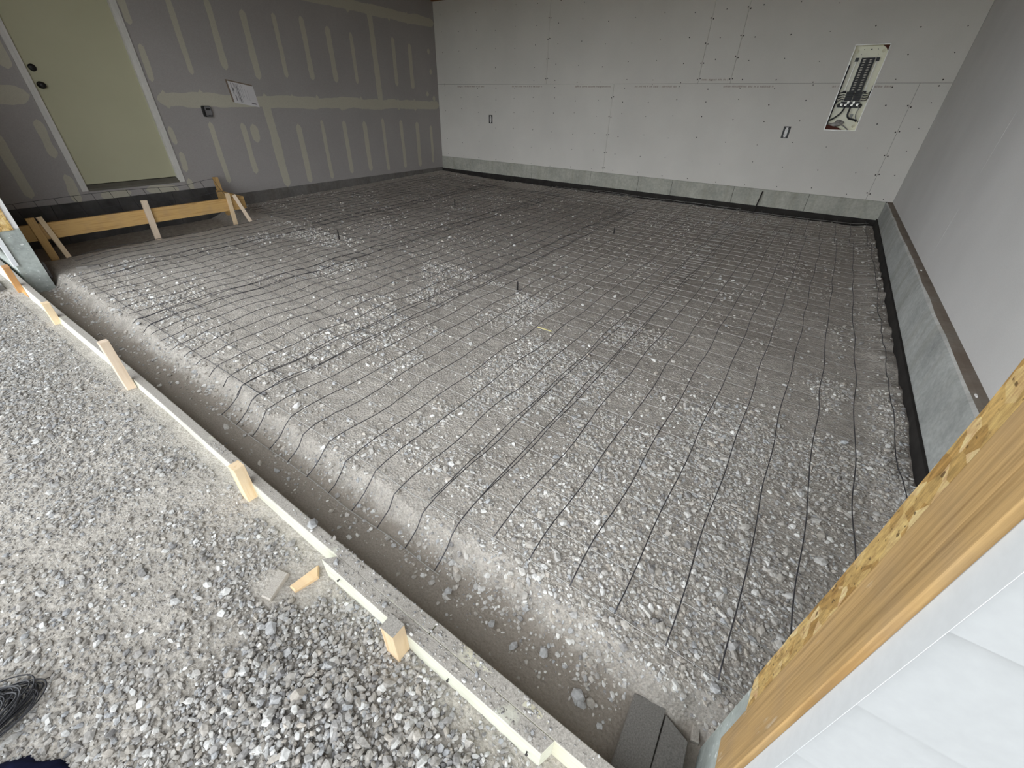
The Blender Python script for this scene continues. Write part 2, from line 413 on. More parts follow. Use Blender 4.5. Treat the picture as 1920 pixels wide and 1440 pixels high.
far = [(-40, -40), (40, -40), (40, -8.9), (-40, -8.9)], [(-40, -8.9), (-9.6, -8.9), (-9.6, -6.935), (-40, -6.935)], [(1.5, -8.9), (40, -8.9), (40, -6.935), (1.5, -6.935)]
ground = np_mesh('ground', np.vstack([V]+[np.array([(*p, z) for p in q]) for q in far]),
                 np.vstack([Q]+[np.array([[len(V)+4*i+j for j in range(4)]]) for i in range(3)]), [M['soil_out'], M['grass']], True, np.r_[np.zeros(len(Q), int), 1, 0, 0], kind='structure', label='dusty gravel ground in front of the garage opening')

# ------------------------------------------------------------------ stones
def ico():
    p = (1+5**.5)/2
    v = np.array([(-1,p,0),(1,p,0),(-1,-p,0),(1,-p,0),(0,-1,p),(0,1,p),(0,-1,-p),(0,1,-p),(p,0,-1),(p,0,1),(-p,0,-1),(-p,0,1)], float)
    v /= np.linalg.norm(v[0])
    f = [(0,11,5),(0,5,1),(0,1,7),(0,7,10),(0,10,11),(1,5,9),(5,11,4),(11,10,2),(10,7,6),(7,1,8),(3,9,4),(3,4,2),(3,2,6),(3,6,8),(3,8,9),(4,9,5),(2,4,11),(6,2,10),(8,6,7),(9,8,1)]
    return v, np.array(f)
IV, IF = ico()
def stone_batch(P, S, sink=.35, flat=.72, jit=.42):
    """P: n x 3 points on the ground, S: sizes (diameter)"""
    n = len(P)
    J = 1+jit*(rng.random((n, 12))-.5)*1.5
    B = IV[None]*J[:, :, None]
    sc = np.stack([rng.uniform(.75, 1.35, n), rng.uniform(.6, 1.0, n), flat*rng.uniform(.6, 1.1, n)], -1)
    B = B*sc[:, None, :]
    a = rng.uniform(0, 2*np.pi, n); ca, sa = np.cos(a), np.sin(a)
    t = rng.normal(0, .28, n); ct, st_ = np.cos(t), np.sin(t)
    x, y, zz = B[..., 0], B[..., 1], B[..., 2]
    x, zz = x*ct[:, None]+zz*st_[:, None], -x*st_[:, None]+zz*ct[:, None]
    x, y = x*ca[:, None]-y*sa[:, None], x*sa[:, None]+y*ca[:, None]
    B = np.stack([x, y, zz], -1)*(S[:, None, None]/2)
    B[..., 2] += (S*flat*.5*(1-2*sink))[:, None]
    V = (B+P[:, None, :]).reshape(-1, 3)
    Fq = (np.arange(n)[:, None, None]*12+IF[None]).reshape(-1, 3)
    return V, Fq
def scatter(n, x0, x1, y0, y1, dens):
    x = rng.uniform(x0, x1, n); y = rng.uniform(y0, y1, n); k = rng.random(n) < dens(x, y)
    return x[k], y[k]
def sizes(n, med, sig, lo, hi): return np.clip(med*np.exp(rng.normal(0, sig, n)), lo, hi)
def blob(x, y, cx, cy, rx, ry): return np.exp(-(((x-cx)/rx)**2+((y-cy)/ry)**2))

def dens_in(x, y):
    c = fbm(x, y, 2.6, 4, 101); d = .035+.75*sst(.50, .64, c)
    k2 = .25+1.1*sst(.40, .62, fbm(x, y, 4.5, 3, 131))
    d = d + k2*(.9*blob(x, y, -.55, -6.1, .55, .45)+.6*blob(x, y, -1.35, -6.35, .35, .2)+.5*blob(x, y, -.9, -5.6, .4, .35))
    d = d + .8*blob(x, y, -1.53, -4.84, .14, .10)+.7*blob(x, y, -1.26, -6.04, .16, .14)+.8*blob(x, y, -3.1, -6.45, .25, .08)
    d = d + .6*blob(x, y, -2.72, -6.52, .3, .06)+.5*blob(x, y, -2.4, -5.06, .2, .1)+.5*blob(x, y, -4.5, -6.4, .8, .12)
    d = d + .5*sst(-.30, -.16, x)+.3*sst(-.25, -.1, y)
    d = np.maximum(d, .75*blob(x, y*0-6.66, x, -6.66, 1, 1)*np.exp(-((y+6.675)/.055)**2)*sst(.25, .6, fbm(x, y, 5, 3, 140)))
    tr = sst(-6.70, -6.78, y); d = d*(1-tr)+tr*(.14*sst(-6.85, -6.72, y)+.012)
    return np.clip(d, 0, 1)
parts = []
x, y = scatter(60000, -2.6, -.09, -6.88, -4.6, dens_in); parts.append((x, y, sizes(len(x), .0105, .42, .004, .036)))
x, y = scatter(22000, -2.6, -.09, -6.8, -5.0, lambda x, y: .15+.85*dens_in(x, y)); parts.append((x, y, sizes(len(x), .0050, .3, .003, .009)))
x, y = scatter(40000, -5.98, -2.6, -6.88, -4.4, dens_in); parts.append((x, y, sizes(len(x), .012, .45, .006, .036)))
x, y = scatter(48000, -W+.03, -.09, -4.6, -.03, lambda x, y: .35*dens_in(x, y)+.08); parts.append((x, y, sizes(len(x), .0135, .4, .008, .036)))
x = np.concatenate([p[0] for p in parts]); y = np.concatenate([p[1] for p in parts]); s_ = np.concatenate([p[2] for p in parts])
ok = ~((x > -.61) & (y < -6.67)) & ~((x < -.60) & (x > -.79) & (y < -6.66)); x, y, s_ = x[ok], y[ok], s_[ok]
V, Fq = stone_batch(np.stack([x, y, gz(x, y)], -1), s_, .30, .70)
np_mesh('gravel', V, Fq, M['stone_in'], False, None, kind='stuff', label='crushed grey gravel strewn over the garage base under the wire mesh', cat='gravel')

def dens_out(x, y):
    c = fbm(x, y, 2.2, 4, 201); d = .03+.5*sst(.52, .70, c)
    d = d + 1.5*blob(x, y, -1.33, -7.31, .46, .25)+.6*blob(x, y, -1.0, -7.15, .25, .10)+.9*blob(x, y, -3.9, -7.3, 1.0, .17)
    d = d + .5*blob(x, y, -1.75, -7.15, .12, .06)+.5*blob(x, y, -5.2, -7.15, .8, .1)
    d = d - .6*blob(x, y, -2.05, -7.35, .3, .14) - .4*blob(x, y, -1.15, -7.03, .12, .05)
    return np.clip(d, .02, 1)
parts = []
x, y = scatter(36000, -2.7, -.35, -7.95, -6.99, dens_out)
pile = blob(x, y, -1.33, -7.31, .5, .26)
parts.append((x, y, sizes(len(x), .0105, .38, .004, .032)*(1+.30*pile)))
x, y = scatter(20000, -2.7, -.5, -7.9, -6.99, lambda x, y: .25+.6*fbm(x, y, 3, 3, 260)); parts.append((x, y, sizes(len(x), .0048, .35, .0025, .010)))
x, y = scatter(44000, -6.6, -2.7, -7.9, -6.99, dens_out); parts.append((x, y, sizes(len(x), .0115, .38, .005, .034)))
x, y = scatter(30000, -5.5, -2.7, -7.7, -6.99, lambda x, y: .7+0*x); parts.append((x, y, sizes(len(x), .006, .3, .004, .010)))
x, y = scatter(9000, -9.4, 1.3, -8.8, -7.9, lambda x, y: .6+0*x); parts.append((x, y, sizes(len(x), .018, .4, .008, .045)))
x = np.concatenate([p[0] for p in parts]); y = np.concatenate([p[1] for p in parts]); s_ = np.concatenate([p[2] for p in parts])
ok = ~((np.abs(x+1.775) < .075) & (np.abs(y+7.05) < .055)) & ~((np.abs(x+1.84) < .06) & (np.abs(y+7.11) < .06)); x, y, s_ = x[ok], y[ok], s_[ok]
zz = gout(x, y)+.016*blob(x, y, -1.36, -7.28, .45, .22)*rng.random(len(x))
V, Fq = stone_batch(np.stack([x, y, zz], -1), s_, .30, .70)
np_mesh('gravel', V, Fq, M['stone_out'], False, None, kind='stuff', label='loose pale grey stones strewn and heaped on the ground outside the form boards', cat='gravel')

def one_stone(px, py, z, size, label, group=None, seed=1, mat='stone_in', xyz=None):
    P = at(px, py, z) if xyz is None else np.array(xyz)
    V, Fq = stone_batch(np.zeros((1, 3)), np.array([size]), .18, .75, .34)
    o = np_mesh('stone', V, Fq, M[mat], False, None, label=label, cat='stone', group=group); o.location = P; return o
for px, py, sz in [(840,1110,.034),(922,1170,.034),(962,1212,.033),(1020,1225,.042),(1084,1308,.040),(1090,1322,.032),(738,1023,.022),(520,883,.030),(541,897,.018),(1067,1197,.024),(1097,1272,.022),(985,1152,.026),(655,905,.02),(1058,1250,.02)]:
    p = at(px, py, -.487); one_stone(0, 0, 0, sz, 'grey stone lying loose on the smooth dirt bottom of the front trench', 'stones on the trench bottom', xyz=(p[0], p[1], float(gz(p[0], p[1]))))

# ------------------------------------------------------------------ the room shell
def sheet(mb, x0, x1, z0, z1, mi=0): mb.box((x0, 0, z0), (x1, .0127, z1), mi)
mb = MB(); g = .0015
PX0, PX1, PZ0, PZ1 = -1.024, -.690, .739, 1.580           # electrical panel cutout
# lower row
for a, b in ((-W, -3.94), (-3.94, -.28), (-.28, 0)):
    if a < PX0 < b:
        sheet(mb, a+g, PX0, .006, 1.2195-g); sheet(mb, PX1, b-g, .006, 1.2195-g); sheet(mb, PX0, PX1, .006, PZ0)
    else: sheet(mb, a+g, b-g, .006, 1.2195-g)
for a, b in ((-W, -5.145), (-5.145, -2.70), (-2.70, -2.28), (-2.28, 0)):
    if a < PX0 < b:
        sheet(mb, a+g, PX0, 1.2195+g, 2.44); sheet(mb, PX1, b-g, 1.2195+g, 2.44); sheet(mb, PX0, PX1, PZ1, 2.44)
    else: sheet(mb, a+g, b-g, 1.2195+g, 2.44)
for a, b in ((-W-.2, PX0-.004), (PX1+.004, .2)): mb.box((a, .0127, -.7), (b, .15, 2.605), 1)
mb.box((PX0-.004, .0127, -.7), (PX1+.004, .15, PZ0-.004), 1); mb.box((PX0-.004, .0127, PZ1+.004), (PX1+.004, .15, 2.605), 1)
mb.box((PX0-.004, .12, PZ0-.004), (PX1+.004, .15, PZ1+.004), 1)
wall_back = struct('wall_back', mb, [M['dry_back'], M['gap']], 'bare off-white drywall back wall with open joints and screw heads')
sc = MB()
def dot(x, z, r): sc.lathe([(r, 0), (r*.7, .0014)], (x, .0003, z), (0, -1, 0), 7)
for k in range(19):
    xs = -.10-.4064*k
    for zz in (.05, .30, .56, .82, 1.02, 1.185, 1.255, 1.46, 1.72, 1.98, 2.22, 2.40):
        xx = xs+random.uniform(-.012, .012); z2 = zz+random.uniform(-.03, .03)
        if PX0-.02 < xx < PX1+.02 and PZ0-.02 < z2 < PZ1+.02 or xx < -W+.02: continue
        dot(xx, z2, random.uniform(.005, .0083))
for xj, zs in ((-3.94, (.08, .3, .55, .8, 1.05)), (-.28, (.08, .3, .5, .75, 1.0)), (-5.145, (1.3, 1.55, 1.8, 2.05, 2.3)), (-2.70, (1.27, 1.45, 1.65, 1.9, 2.15)), (-2.28, (1.27, 1.5, 1.72, 1.98, 2.25))):
    for zz in zs:
        for d in (-.017, .017): dot(xj+d, zz+random.uniform(-.01, .01), .0085)
sc.build('screw_heads', M['screw'], wall_back, label='dark screw heads', kind='stuff')
pr = MB()
def dashes(x0, x1, z, h=.022):
    x = x0
    while x < x1:
        w = random.uniform(.006, .022); pr.box((x, .0002, z-h/2*random.uniform(.6, 1)), (min(x+w, x1), -.0006, z+h/2*random.uniform(.6, 1))); x += w+random.choice((.003, .004, .004, .018))
for a, b in ((858, 908), (960, 1016), (1078, 1145), (1190, 1268), (1356, 1450), (1560, 1574), (1634, 1674)):
    d0 = FX+RX*(a-960)/F-UX*(164-720)/F; d1 = FX+RX*(b-960)/F-UX*(164-720)/F
    dashes((CAM+d0*(-CAM[1]/d0[1]))[0], (CAM+d1*(-CAM[1]/d1[1]))[0], 1.187)
dashes(-2.66, -2.31, 1.262)
pr.build('edge_print', M['print'], wall_back, label='faint brown lettering along the board joint')

# left wall with door opening
DY0, DY1, DZ0, DZ1 = -5.865, -4.88, .03, 2.13
mb = MB(); zl = -.199
mb.box((-W, -6.70, zl), (-W-.12, DY0, 2.44)); mb.box((-W, DY1, zl), (-W-.12, 0.0, 2.44))
mb.box((-W, DY0, zl), (-W-.12, DY1, DZ0)); mb.box((-W, DY0, DZ1), (-W-.12, DY1, 2.44))
mb.box((-W-.12, -6.9, -.7), (-W-.16, .1, 2.605), 1)
wall_left = struct('wall_left', mb, [M['dry_left'], M['gap']], 'grey drywall left wall with cream joint compound strips')
mud = MB()
def strip(p0, p1, w, seed, j=.25, t=None):
    """ragged band of compound on the left wall between (y, z) points"""
    t = .0010+.00002*(seed % 97) if t is None else t
    p0 = np.array(p0, float); p1 = np.array(p1, float); d = p1-p0; ln = np.linalg.norm(d); d /= ln; nrm = np.array([-d[1], d[0]])
    K = max(6, int(ln/.025)); L_, R_ = [], []
    for i in range(K+1):
        u = i/K; e = min(1.0, (min(u, 1-u)*ln/(w*.55))**.5) if ln > w else 1
        wl = w/2*e*(1+j*2*(float(fbm(u*ln, seed*3.1, 5, 3, seed))-.5)); wr = w/2*e*(1+j*2*(float(fbm(u*ln, seed*7.7, 5, 3, seed+5))-.5))
        c = p0+d*ln*u + nrm*.012*(float(fbm(u*ln, seed*1.3, 2.2, 2, seed+9))-.5); L_.append(c+nrm*wl); R_.append(c-nrm*wr)
    vs = [(-W+t, *q) for q in L_]+[(-W+t, *q) for q in R_]+[(-W-.001, *q) for q in L_]+[(-W-.001, *q) for q in R_]
    n = K+1; fs = [(i, i+1, n+i+1, n+i) for i in range(K)]+[(i, 2*n+i, 2*n+i+1, i+1) for i in range(K)]+[(n+i, n+i+1, 3*n+i+1, 3*n+i) for i in range(K)]
    mud.add(vs, fs)
for i, (yy, zt, zb) in enumerate([(-4.34, 1.87, 1.14), (-3.92, 1.9, 1.21), (-3.515, 1.85, 1.13), (-3.10, 1.87, 1.17), (-2.70, 1.89, 1.16), (-2.29, 1.83, 1.15), (-1.89, 1.80, 1.15), (-1.04, 1.83, 1.15), (-.66, 1.78, 1.12),
                                  (-4.325, .66, -.06), (-3.925, .645, .02), (-3.11, .62, -.18), (-2.70, .665, -.165), (-2.295, .655, -.12), (-1.89, .645, -.12), (-1.48, .68, -.15), (-1.055, .65, -.14), (-.655, .62, -.145), (-.28, .55, -.1)]):
    strip((yy, zt), (yy-.006, zb), .062+.012*(i % 3), 10+i)
strip((-3.52, .90), (-3.51, -.197), .115, 50, .3); strip((-1.465, 2.12), (-1.46, .90), .105, 51, .25); strip((-5.07, 2.12), (-5.07, 2.44), .1, 52)
strip((-4.82, .885), (-.002, .885), .135, 53, .45); strip((-4.82, 2.115), (-.002, 2.115), .125, 54, .3); strip((-6.69, .90), (-5.90, .90), .14, 55, .4)
for k in range(11): yy = -.66-.4064*k; strip((yy, .97+.03*random.random()), (yy, .77+.05*random.random()), .05+.02*random.random(), 70+k, .4)
for k in range(4): yy = -.66-.4064*k; strip((yy, 2.19), (yy, 2.02), .05, 90+k, .4)
strip((-3.785, .63), (-3.785, .40), .11, 101, .1); strip((-.19, 1.75), (-.19, 1.66), .07, 102); strip((-.17, 1.45), (-.17, 1.36), .08, 103); strip((-.3, 1.1), (-.3, 1.02), .08, 104); strip((-.13, 1.04), (-.13, .95), .08, 105)
for k, (zt, zb) in enumerate(((1.95, 1.55), (1.4, 1.05), (.62, .42), (.35, .12), (.05, -.1))): strip((-4.80+.02*(k % 2), zt), (-4.80, zb), .06, 110+k, .5)
for k, (zt, zb) in enumerate(((1.5, 1.1), (.7, .35), (.2, -.1))): strip((-5.95, zt), (-5.96, zb), .08, 120+k, .5)
strip((-6.4, 1.6), (-6.4, 1.1), .07, 125); strip((-6.3, .6), (-6.3, .0), .08, 126); strip((-5.3, -.03), (-4.95, -.06), .10, 127, .4); strip((-5.75, -.05), (-5.45, -.04), .08, 128, .4)
mud.build('joint_compound', M['mud'], wall_left, label='cream joint compound strips')

# right wall
mb = MB(); mb.box((0, -6.70, .004), (.12, .0, 2.44)); mb.box((.12, -6.9, -.7), (.16, .1, 2.605), 1)
wall_right = struct('wall_right', mb, [M['dry_right'], M['gap']], 'plain light grey drywall right wall')
sm = MB()
for a, b in ((.0, .12), (.14, .40), (.47, .50), (.62, .95), (1.1, 1.3)):
    sm.box((.0005, -3.152, a), (-.0006, -3.147, b))
sm.build('joint_line', M['scuff'], wall_right, label='faint pale line of the board joint')

# stem walls (concrete curbs)
mb = MB(); xj = [-W, -6.55, -5.35, -4.15, -3.30, -2.75, -1.85, -.9, -.065]
for a, b in zip(xj[:-1], xj[1:]): mb.prism([(-.012, -.215), (-.012, .0), (-.004, .006), (.0125, .006), (.0125, -.215)], 'x', a+.0025, b-.0025)
mb.box((-W, -.004, -.60), (-.05, .0125, .004), 1)
struct('baseboard_back', mb, [M['conc'], M['tar']], 'grey-green concrete stem wall under the back drywall')
mb = MB(); mb.box((-W, -.017, -.60), (-.06, -.004, -.2145)); struct('trim_1', mb, M['tar'], 'black isolation strip at the foot of the back stem wall')
mb = MB(); K = 56; prof0 = [(.004, .004), (-.030, .004), (-.050, .001), (-.060, -.008), (-.066, -.022), (-.068, -.06), (-.068, -.60), (.004, -.60)]
vs = []; fs = []; mis = []
for i in range(K+1):
    yy = -6.70*i/K
    for j, (px, pz) in enumerate(prof0):
        d = .010*(float(fbm(yy, j*.3, 3.3, 3, 300))-.5) if j in (2, 3, 4) else 0
        vs.append((px+d, yy, pz+d*.5))
n = len(prof0)
for i in range(K):
    for j in range(n-1): mb_f = (i*n+j, i*n+j+1, (i+1)*n+j+1, (i+1)*n+j); fs.append(mb_f); mis.append(1 if j < 2 else 2 if j == 2 else 0)
for f_, m_ in zip(fs, mis): mb.f.append(f_); mb.m.append(m_); mb.sm.append(False)
mb.v = vs
struct('baseboard_right', mb, [M['conc_right'], M['conc_top'], M['conc_pale']], 'grey concrete stem wall curb along the right wall with a dirty top')
mb = MB(); mb.add([(-.069, 0, -.2), (-.082, 0, -.2), (-.082, 0, -.6), (-.069, 0, -.6), (-.069, -6.7, -.304), (-.082, -6.7, -.304), (-.082, -6.7, -.6), (-.069, -6.7, -.6)],
                  [(0, 1, 2, 3), (7, 6, 5, 4), (0, 4, 5, 1), (1, 5, 6, 2), (2, 6, 7, 3), (3, 7, 4, 0)])
struct('trim_2', mb, M['tar'], 'black isolation strip at the foot of the right curb')
mb = MB(); mb.box((-W, -6.70, -.60), (-W-.1, 0, -.2))
struct('baseboard_left', mb, M['left_stem'], 'dark grey stem wall under the left drywall')

# ceiling with open joists, roof and eave
mb = MB(); mb.box((-W-.2, -6.9, 2.60), (.2, .2, 2.63))
for k in range(12): mb.box((-W+.002, -.004-.60*k, 2.408), (-.002, -.044-.60*k, 2.60))
struct('ceiling', mb, M['roofwood'], 'open brown timber ceiling framing')
mb = MB(); mb.box((-W-3.5, -7.6, 2.66), (4.0, .4, 2.74)); mb.box((-W-3.5, -7.6, 2.55), (4.0, -7.56, 2.74)); mb.box((-W-3.5, -7.56, 2.62), (4.0, -6.95, 2.64))  # unseen overhang, its depth chosen to limit sky light on the ground outside
struct('roof', mb, M['siding'], 'unseen roof overhang above the opening')

# front wall: header and returns
XJ, XL = -.588, -6.007
mb = MB()
mb.box((XJ, -6.88, -.60), (.12, -6.70, 0.0), 1); mb.box((XL, -6.845, -.60), (-W-.12, -6.70, .02), 2)
mb.box((XJ+.002, -6.895, .0), (.12, -6.70, 2.2)); mb.box((XL-.002, -6.895, .02), (-W-.12, -6.70, 2.2)); mb.box((-W-.12, -6.895, 2.22), (.12, -6.70, 2.60))
mb.box((.12, -6.88, -.6), (4.0, -6.70, 2.6)); mb.box((-W-.12, -6.88, -.6), (-11, -6.70, 2.6))
wall_front = struct('wall_front', mb, [M['dry_right'], M['conc_pil'], M['conc_pil']], 'front wall around the wide garage door opening with concrete ends')
mb = MB(); K = 60; vs = []
for i in range(K+1):
    zz = -.035+2.185*i/K; e = .006*(float(fbm(zz, 0, 9, 3, 400))-.5)*2 ; zz2 = zz if i else zz
    vs += [(XJ+.002, -6.716+e, zz2), (XJ-.011, -6.716+e, zz2), (XJ-.011, -6.83, zz2 - (.05 if i == 0 else 0)), (XJ+.002, -6.83, zz2-(.05 if i == 0 else 0))]
fs = [(i*4+j, i*4+(j+1) % 4, i*4+4+(j+1) % 4, i*4+4+j) for i in range(K) for j in range(4)]+[(3, 2, 1, 0), (K*4, K*4+1, K*4+2, K*4+3)]
mb.add(vs, fs); mb.build('sheathing_strip', M['osb'], wall_front, label='golden oriented strand board edge beside the jamb')
# jamb board built on local X for its grain
jb = beam('jamb_board', (XJ-.0205, -6.858, -.12), (XJ-.0205, -6.858, 2.15), .092, .019, M['jamb'], wdir=(0, 1, 0), r=.002, endcut=(0, 0))
jb.parent = wall_front; jb['label'] = 'tan wooden jamb board'
mb = MB(); mb.box((XJ-.0219, -6.906, -.20), (XJ-.0216, -6.9455, 2.3)); mb.box((XJ-.0216, -6.906, -.20), (XJ+.02, -6.912, 2.3))
mb.build('corner_trim', M['corner'], wall_front, label='white corner trim')
sd = MB(); z0 = -.0710
sd.prism([(-6.940, -.20), (-6.928, z0+.010), (-6.914, z0+.010), (-6.914, -.20)], 'x', XJ-.0214, 4.0)
while z0 < 2.45:
    sd.prism([(-6.944, z0), (-6.930, z0+.170), (-6.918, z0+.170), (-6.928, z0)], 'x', XJ-.0214, 4.0); z0 += .1575
sd.box((XJ-.0214, -6.915, -.20), (4.0, -6.897, 2.5))
sd.build('lap_siding', M['siding'], wall_front, label='white lap siding boards')
# left side of the opening
mb = MB(); mb.box((XL+.011, -6.735, .012), (XL-.002, -6.83, 2.15)); mb.build('sheathing_strip', M['osb'], wall_front, label='golden oriented strand board at the left end of the opening')
mb = MB(); mb.box((XL+.001, -6.70, .018), (XL-.014, -6.722, 2.15)); mb.build('drywall_edge', M['dry_right'], wall_front)
mb = MB(); mb.box((XL+.022, -6.83, -.25), (XL-.03, -6.858, 2.3)); mb.build('corner_trim', M['corner'], wall_front, label='white corner trim at the left end of the opening')
sd = MB(); z0 = -.182
while z0 < 2.45:
    sd.prism([(-6.936, z0), (-6.922, z0+.19), (-6.89, z0+.19), (-6.89, z0)], 'x', XL-.03, -11); z0 += .1765
sd.build('lap_siding', M['siding'], wall_front, label='white lap siding left of the opening')
mb = MB(); mb.box((-5.997, -6.682, -.39), (-6.012, -6.694, -.26)); tag(mb.build('foam_strip', M['tar']), 'thin black foam strip standing against the left concrete end of the opening', 'foam strip')

# ------------------------------------------------------------------ door
mb = MB(); mb.box((-W-.035, -5.83, .078), (-W-.075, -4.915, 2.11))
door = struct('door_1', mb, M['door'], 'flat cream exterior door with black knob in the left wall')
mb = MB()
for y0, y1 in ((-5.886, -5.829), (-4.915, -4.857)):
    a = 1 if y0 < -5.5 else -1
    mb.box((-W, y0, .018), (-W+.012, y1, 2.13)); yo = y0 if a == 1 else y1
    mb.box((-W+.012, yo, .018), (-W+.017, yo+a*.018, 2.13)); mb.box((-W+.012, yo+a*.030, .018), (-W+.015, yo+a*.042, 2.13))
mb.box((-W, -5.886, 2.10), (-W+.014, -4.857, 2.165))
mb.box((-W-.10, -5.85, .02), (-W+.001, -5.825, 2.12)); mb.box((-W-.10, -4.92, .02), (-W+.001, -4.893, 2.12)); mb.box((-W-.10, -5.85, 2.10), (-W+.001, -4.9, 2.125))
fr = mb.build('door_frame', M['trim_w'], door, label='white door casing')
mb = MB(); mb.prism([(-W-.10, .012), (-W-.10, .076), (-W-.03, .070), (-W+.004, .036), (-W+.004, .012)], 'y', -5.828, -4.912); mb.build('threshold', M['thresh'], door, label='dark threshold')
mb = MB(); mb.lathe([(.030, 0), (.031, .010), (.022, .016), (.012, .030), (.016, .040), (.027, .052), (.027, .064), (.018, .070)], (-W-.036, -5.772, .985), (1, 0, 0), 20); mb.build('door_knob', M['knob'], door, label='black door knob')
mb = MB(); mb.lathe([(.031, 0), (.031, .012), (.026, .018), (.010, .020)], (-W-.036, -5.772, 1.125), (1, 0, 0), 20); mb.box((-W-.018, -5.776, 1.107), (-W-.008, -5.768, 1.143)); mb.build('deadbolt', M['knob'], door, label='black deadbolt turn')

# ------------------------------------------------------------------ things on the left wall
c = np.array([-W+.004, -3.79, .960]); ev = np.array([0, .3245, -.050]); ev /= np.linalg.norm(ev); en = np.array([0, -.018, .236]); en /= np.linalg.norm(en)
paper = empty('notice_paper', (-W, -3.79, .84), 'white printed notice sheet taped up crooked on the grey left wall over the joint compound', 'notice')
mb = MB(); mb.obox(c-np.array([.002, 0, 0])-ev*.012+en*.010, (.0012, 0, 0), ev*.168, en*.122); attach(mb.build('border_sheet', M['border_brown']), paper)  # darker brown sheet reaching past the notice at its left and top
mb = MB(); mb.obox(c, (.0008, 0, 0), ev*.160, en*.117); attach(mb.build('sheet', M['paper']), paper)
for u, v0, v1, w in ((-.128, -.02, .095, .003), (-.112, -.09, -.03, .006), (-.118, .02, .05, .008), (-.095, .05, .095, .003), (-.080, -.09, .10, .0025), (-.062, -.10, .09, .006), (-.045, -.095, .10, .002), (-.02, -.06, .08, .0015), (.0, -.03, .09, .0012), (.10, -.095, -.085, .03), (.03, -.05, .06, .001), (.06, -.06, .05, .001)):
    v = v0; mb = MB()
    while v < v1:
        l = random.uniform(.008, .03); mb.obox(c+np.array([.0011, 0, 0])+ev*u+en*min(v+l/2, v1), (.0003, 0, 0), ev*w, en*l*.47); v += l
    attach(mb.build('text_line', M['ink'], label='dark printed line'), paper)
ctl = empty('key_lockbox', (-W, -4.322, .714), 'small black wall box with a grey face mounted right of the door', 'lockbox')
def rrect(y0, y1, z0, z1, r):
    o = []
    for (cy_, cz_, a0) in ((y1-r, z1-r, 0), (y0+r, z1-r, 90), (y0+r, z0+r, 180), (y1-r, z0+r, 270)):
        for q in range(5): a = math.radians(a0+q*22.5); o.append((cy_+r*math.cos(a), cz_+r*math.sin(a)))
    return o
mb = MB(); mb.prism(rrect(-4.372, -4.276, .712, .830, .014), 'x', -W, -W+.040); attach(mb.build('body', M['black']), ctl)
mb = MB(); mb.prism(rrect(-4.352, -4.281, .716, .822, .008), 'x', -W+.040, -W+.043); attach(mb.build('face_plate', M['greyface'], label='grey face plate'), ctl)
mb = MB(); mb.prism(rrect(-4.340, -4.290, .782, .808, .010), 'x', -W+.043, -W+.046); attach(mb.build('display', M['black'], label='black oval window'), ctl)
for k in range(4):
    mb = MB(); mb.box((-W+.043, -4.344+.016*k, .722), (-W+.0455, -4.333+.016*k, .732)); attach(mb.build('button', M['black'], label='black button'), ctl)

# ------------------------------------------------------------------ outlets
def outlet(cx, cz, label):
    o = empty('wall_outlet', (cx, 0, cz-.06), label, 'outlet', 'bare outlets in the back wall')
    mb = MB(); mb.box((cx-.039, -.0008, cz-.064), (cx+.039, .012, cz+.064))
    for a, b in (((-.041, -.066), (-.037, .066)), ((.037, -.066), (.041, .066)), ((-.041, .062), (.041, .066)), ((-.041, -.066), (.041, -.062))):
        mb.box((cx+a[0], -.002, cz+a[1]), (cx+b[0], .002, cz+b[1]))
    attach(mb.build('outlet_box', M['black'], label='dark open box'), o)
    mb = MB(); mb.prism([(cx-.013, cz-.058), (cx-.003, cz-.054), (cx+.003, cz-.054), (cx+.013, cz-.058), (cx+.010, cz-.046), (cx+.018, cz-.038), (cx+.018, cz+.038), (cx+.010, cz+.046), (cx+.013, cz+.058), (cx+.003, cz+.054), (cx-.003, cz+.054), (cx-.013, cz+.058), (cx-.010, cz+.046), (cx-.018, cz+.038), (cx-.018, cz-.038), (cx-.010, cz-.046)], 'y', -.008, -.0012)
    attach(mb.build('receptacle', M['white'], label='white receptacle'), o)
    for dz in (-.022, .022):
        mb = MB(); mb.box((cx-.0075, -.0088, cz+dz-.002), (cx-.0055, -.0079, cz+dz+.008)); mb.box((cx+.0055, -.0088, cz+dz-.002), (cx+.0075, -.0079, cz+dz+.008)); mb.lathe([(.0025, 0), (.0025, .0009)], (cx, -.0079, cz+dz-.009), (0, -1, 0), 10)
        attach(mb.build('socket_slots', M['black'], label='dark socket slots'), o)
    return o
outlet(-6.309, .693, 'uncovered outlet in a dark box on the back wall, the one near the left corner')
outlet(-1.431, .696, 'uncovered white outlet on the back wall to the left of the breaker panel')

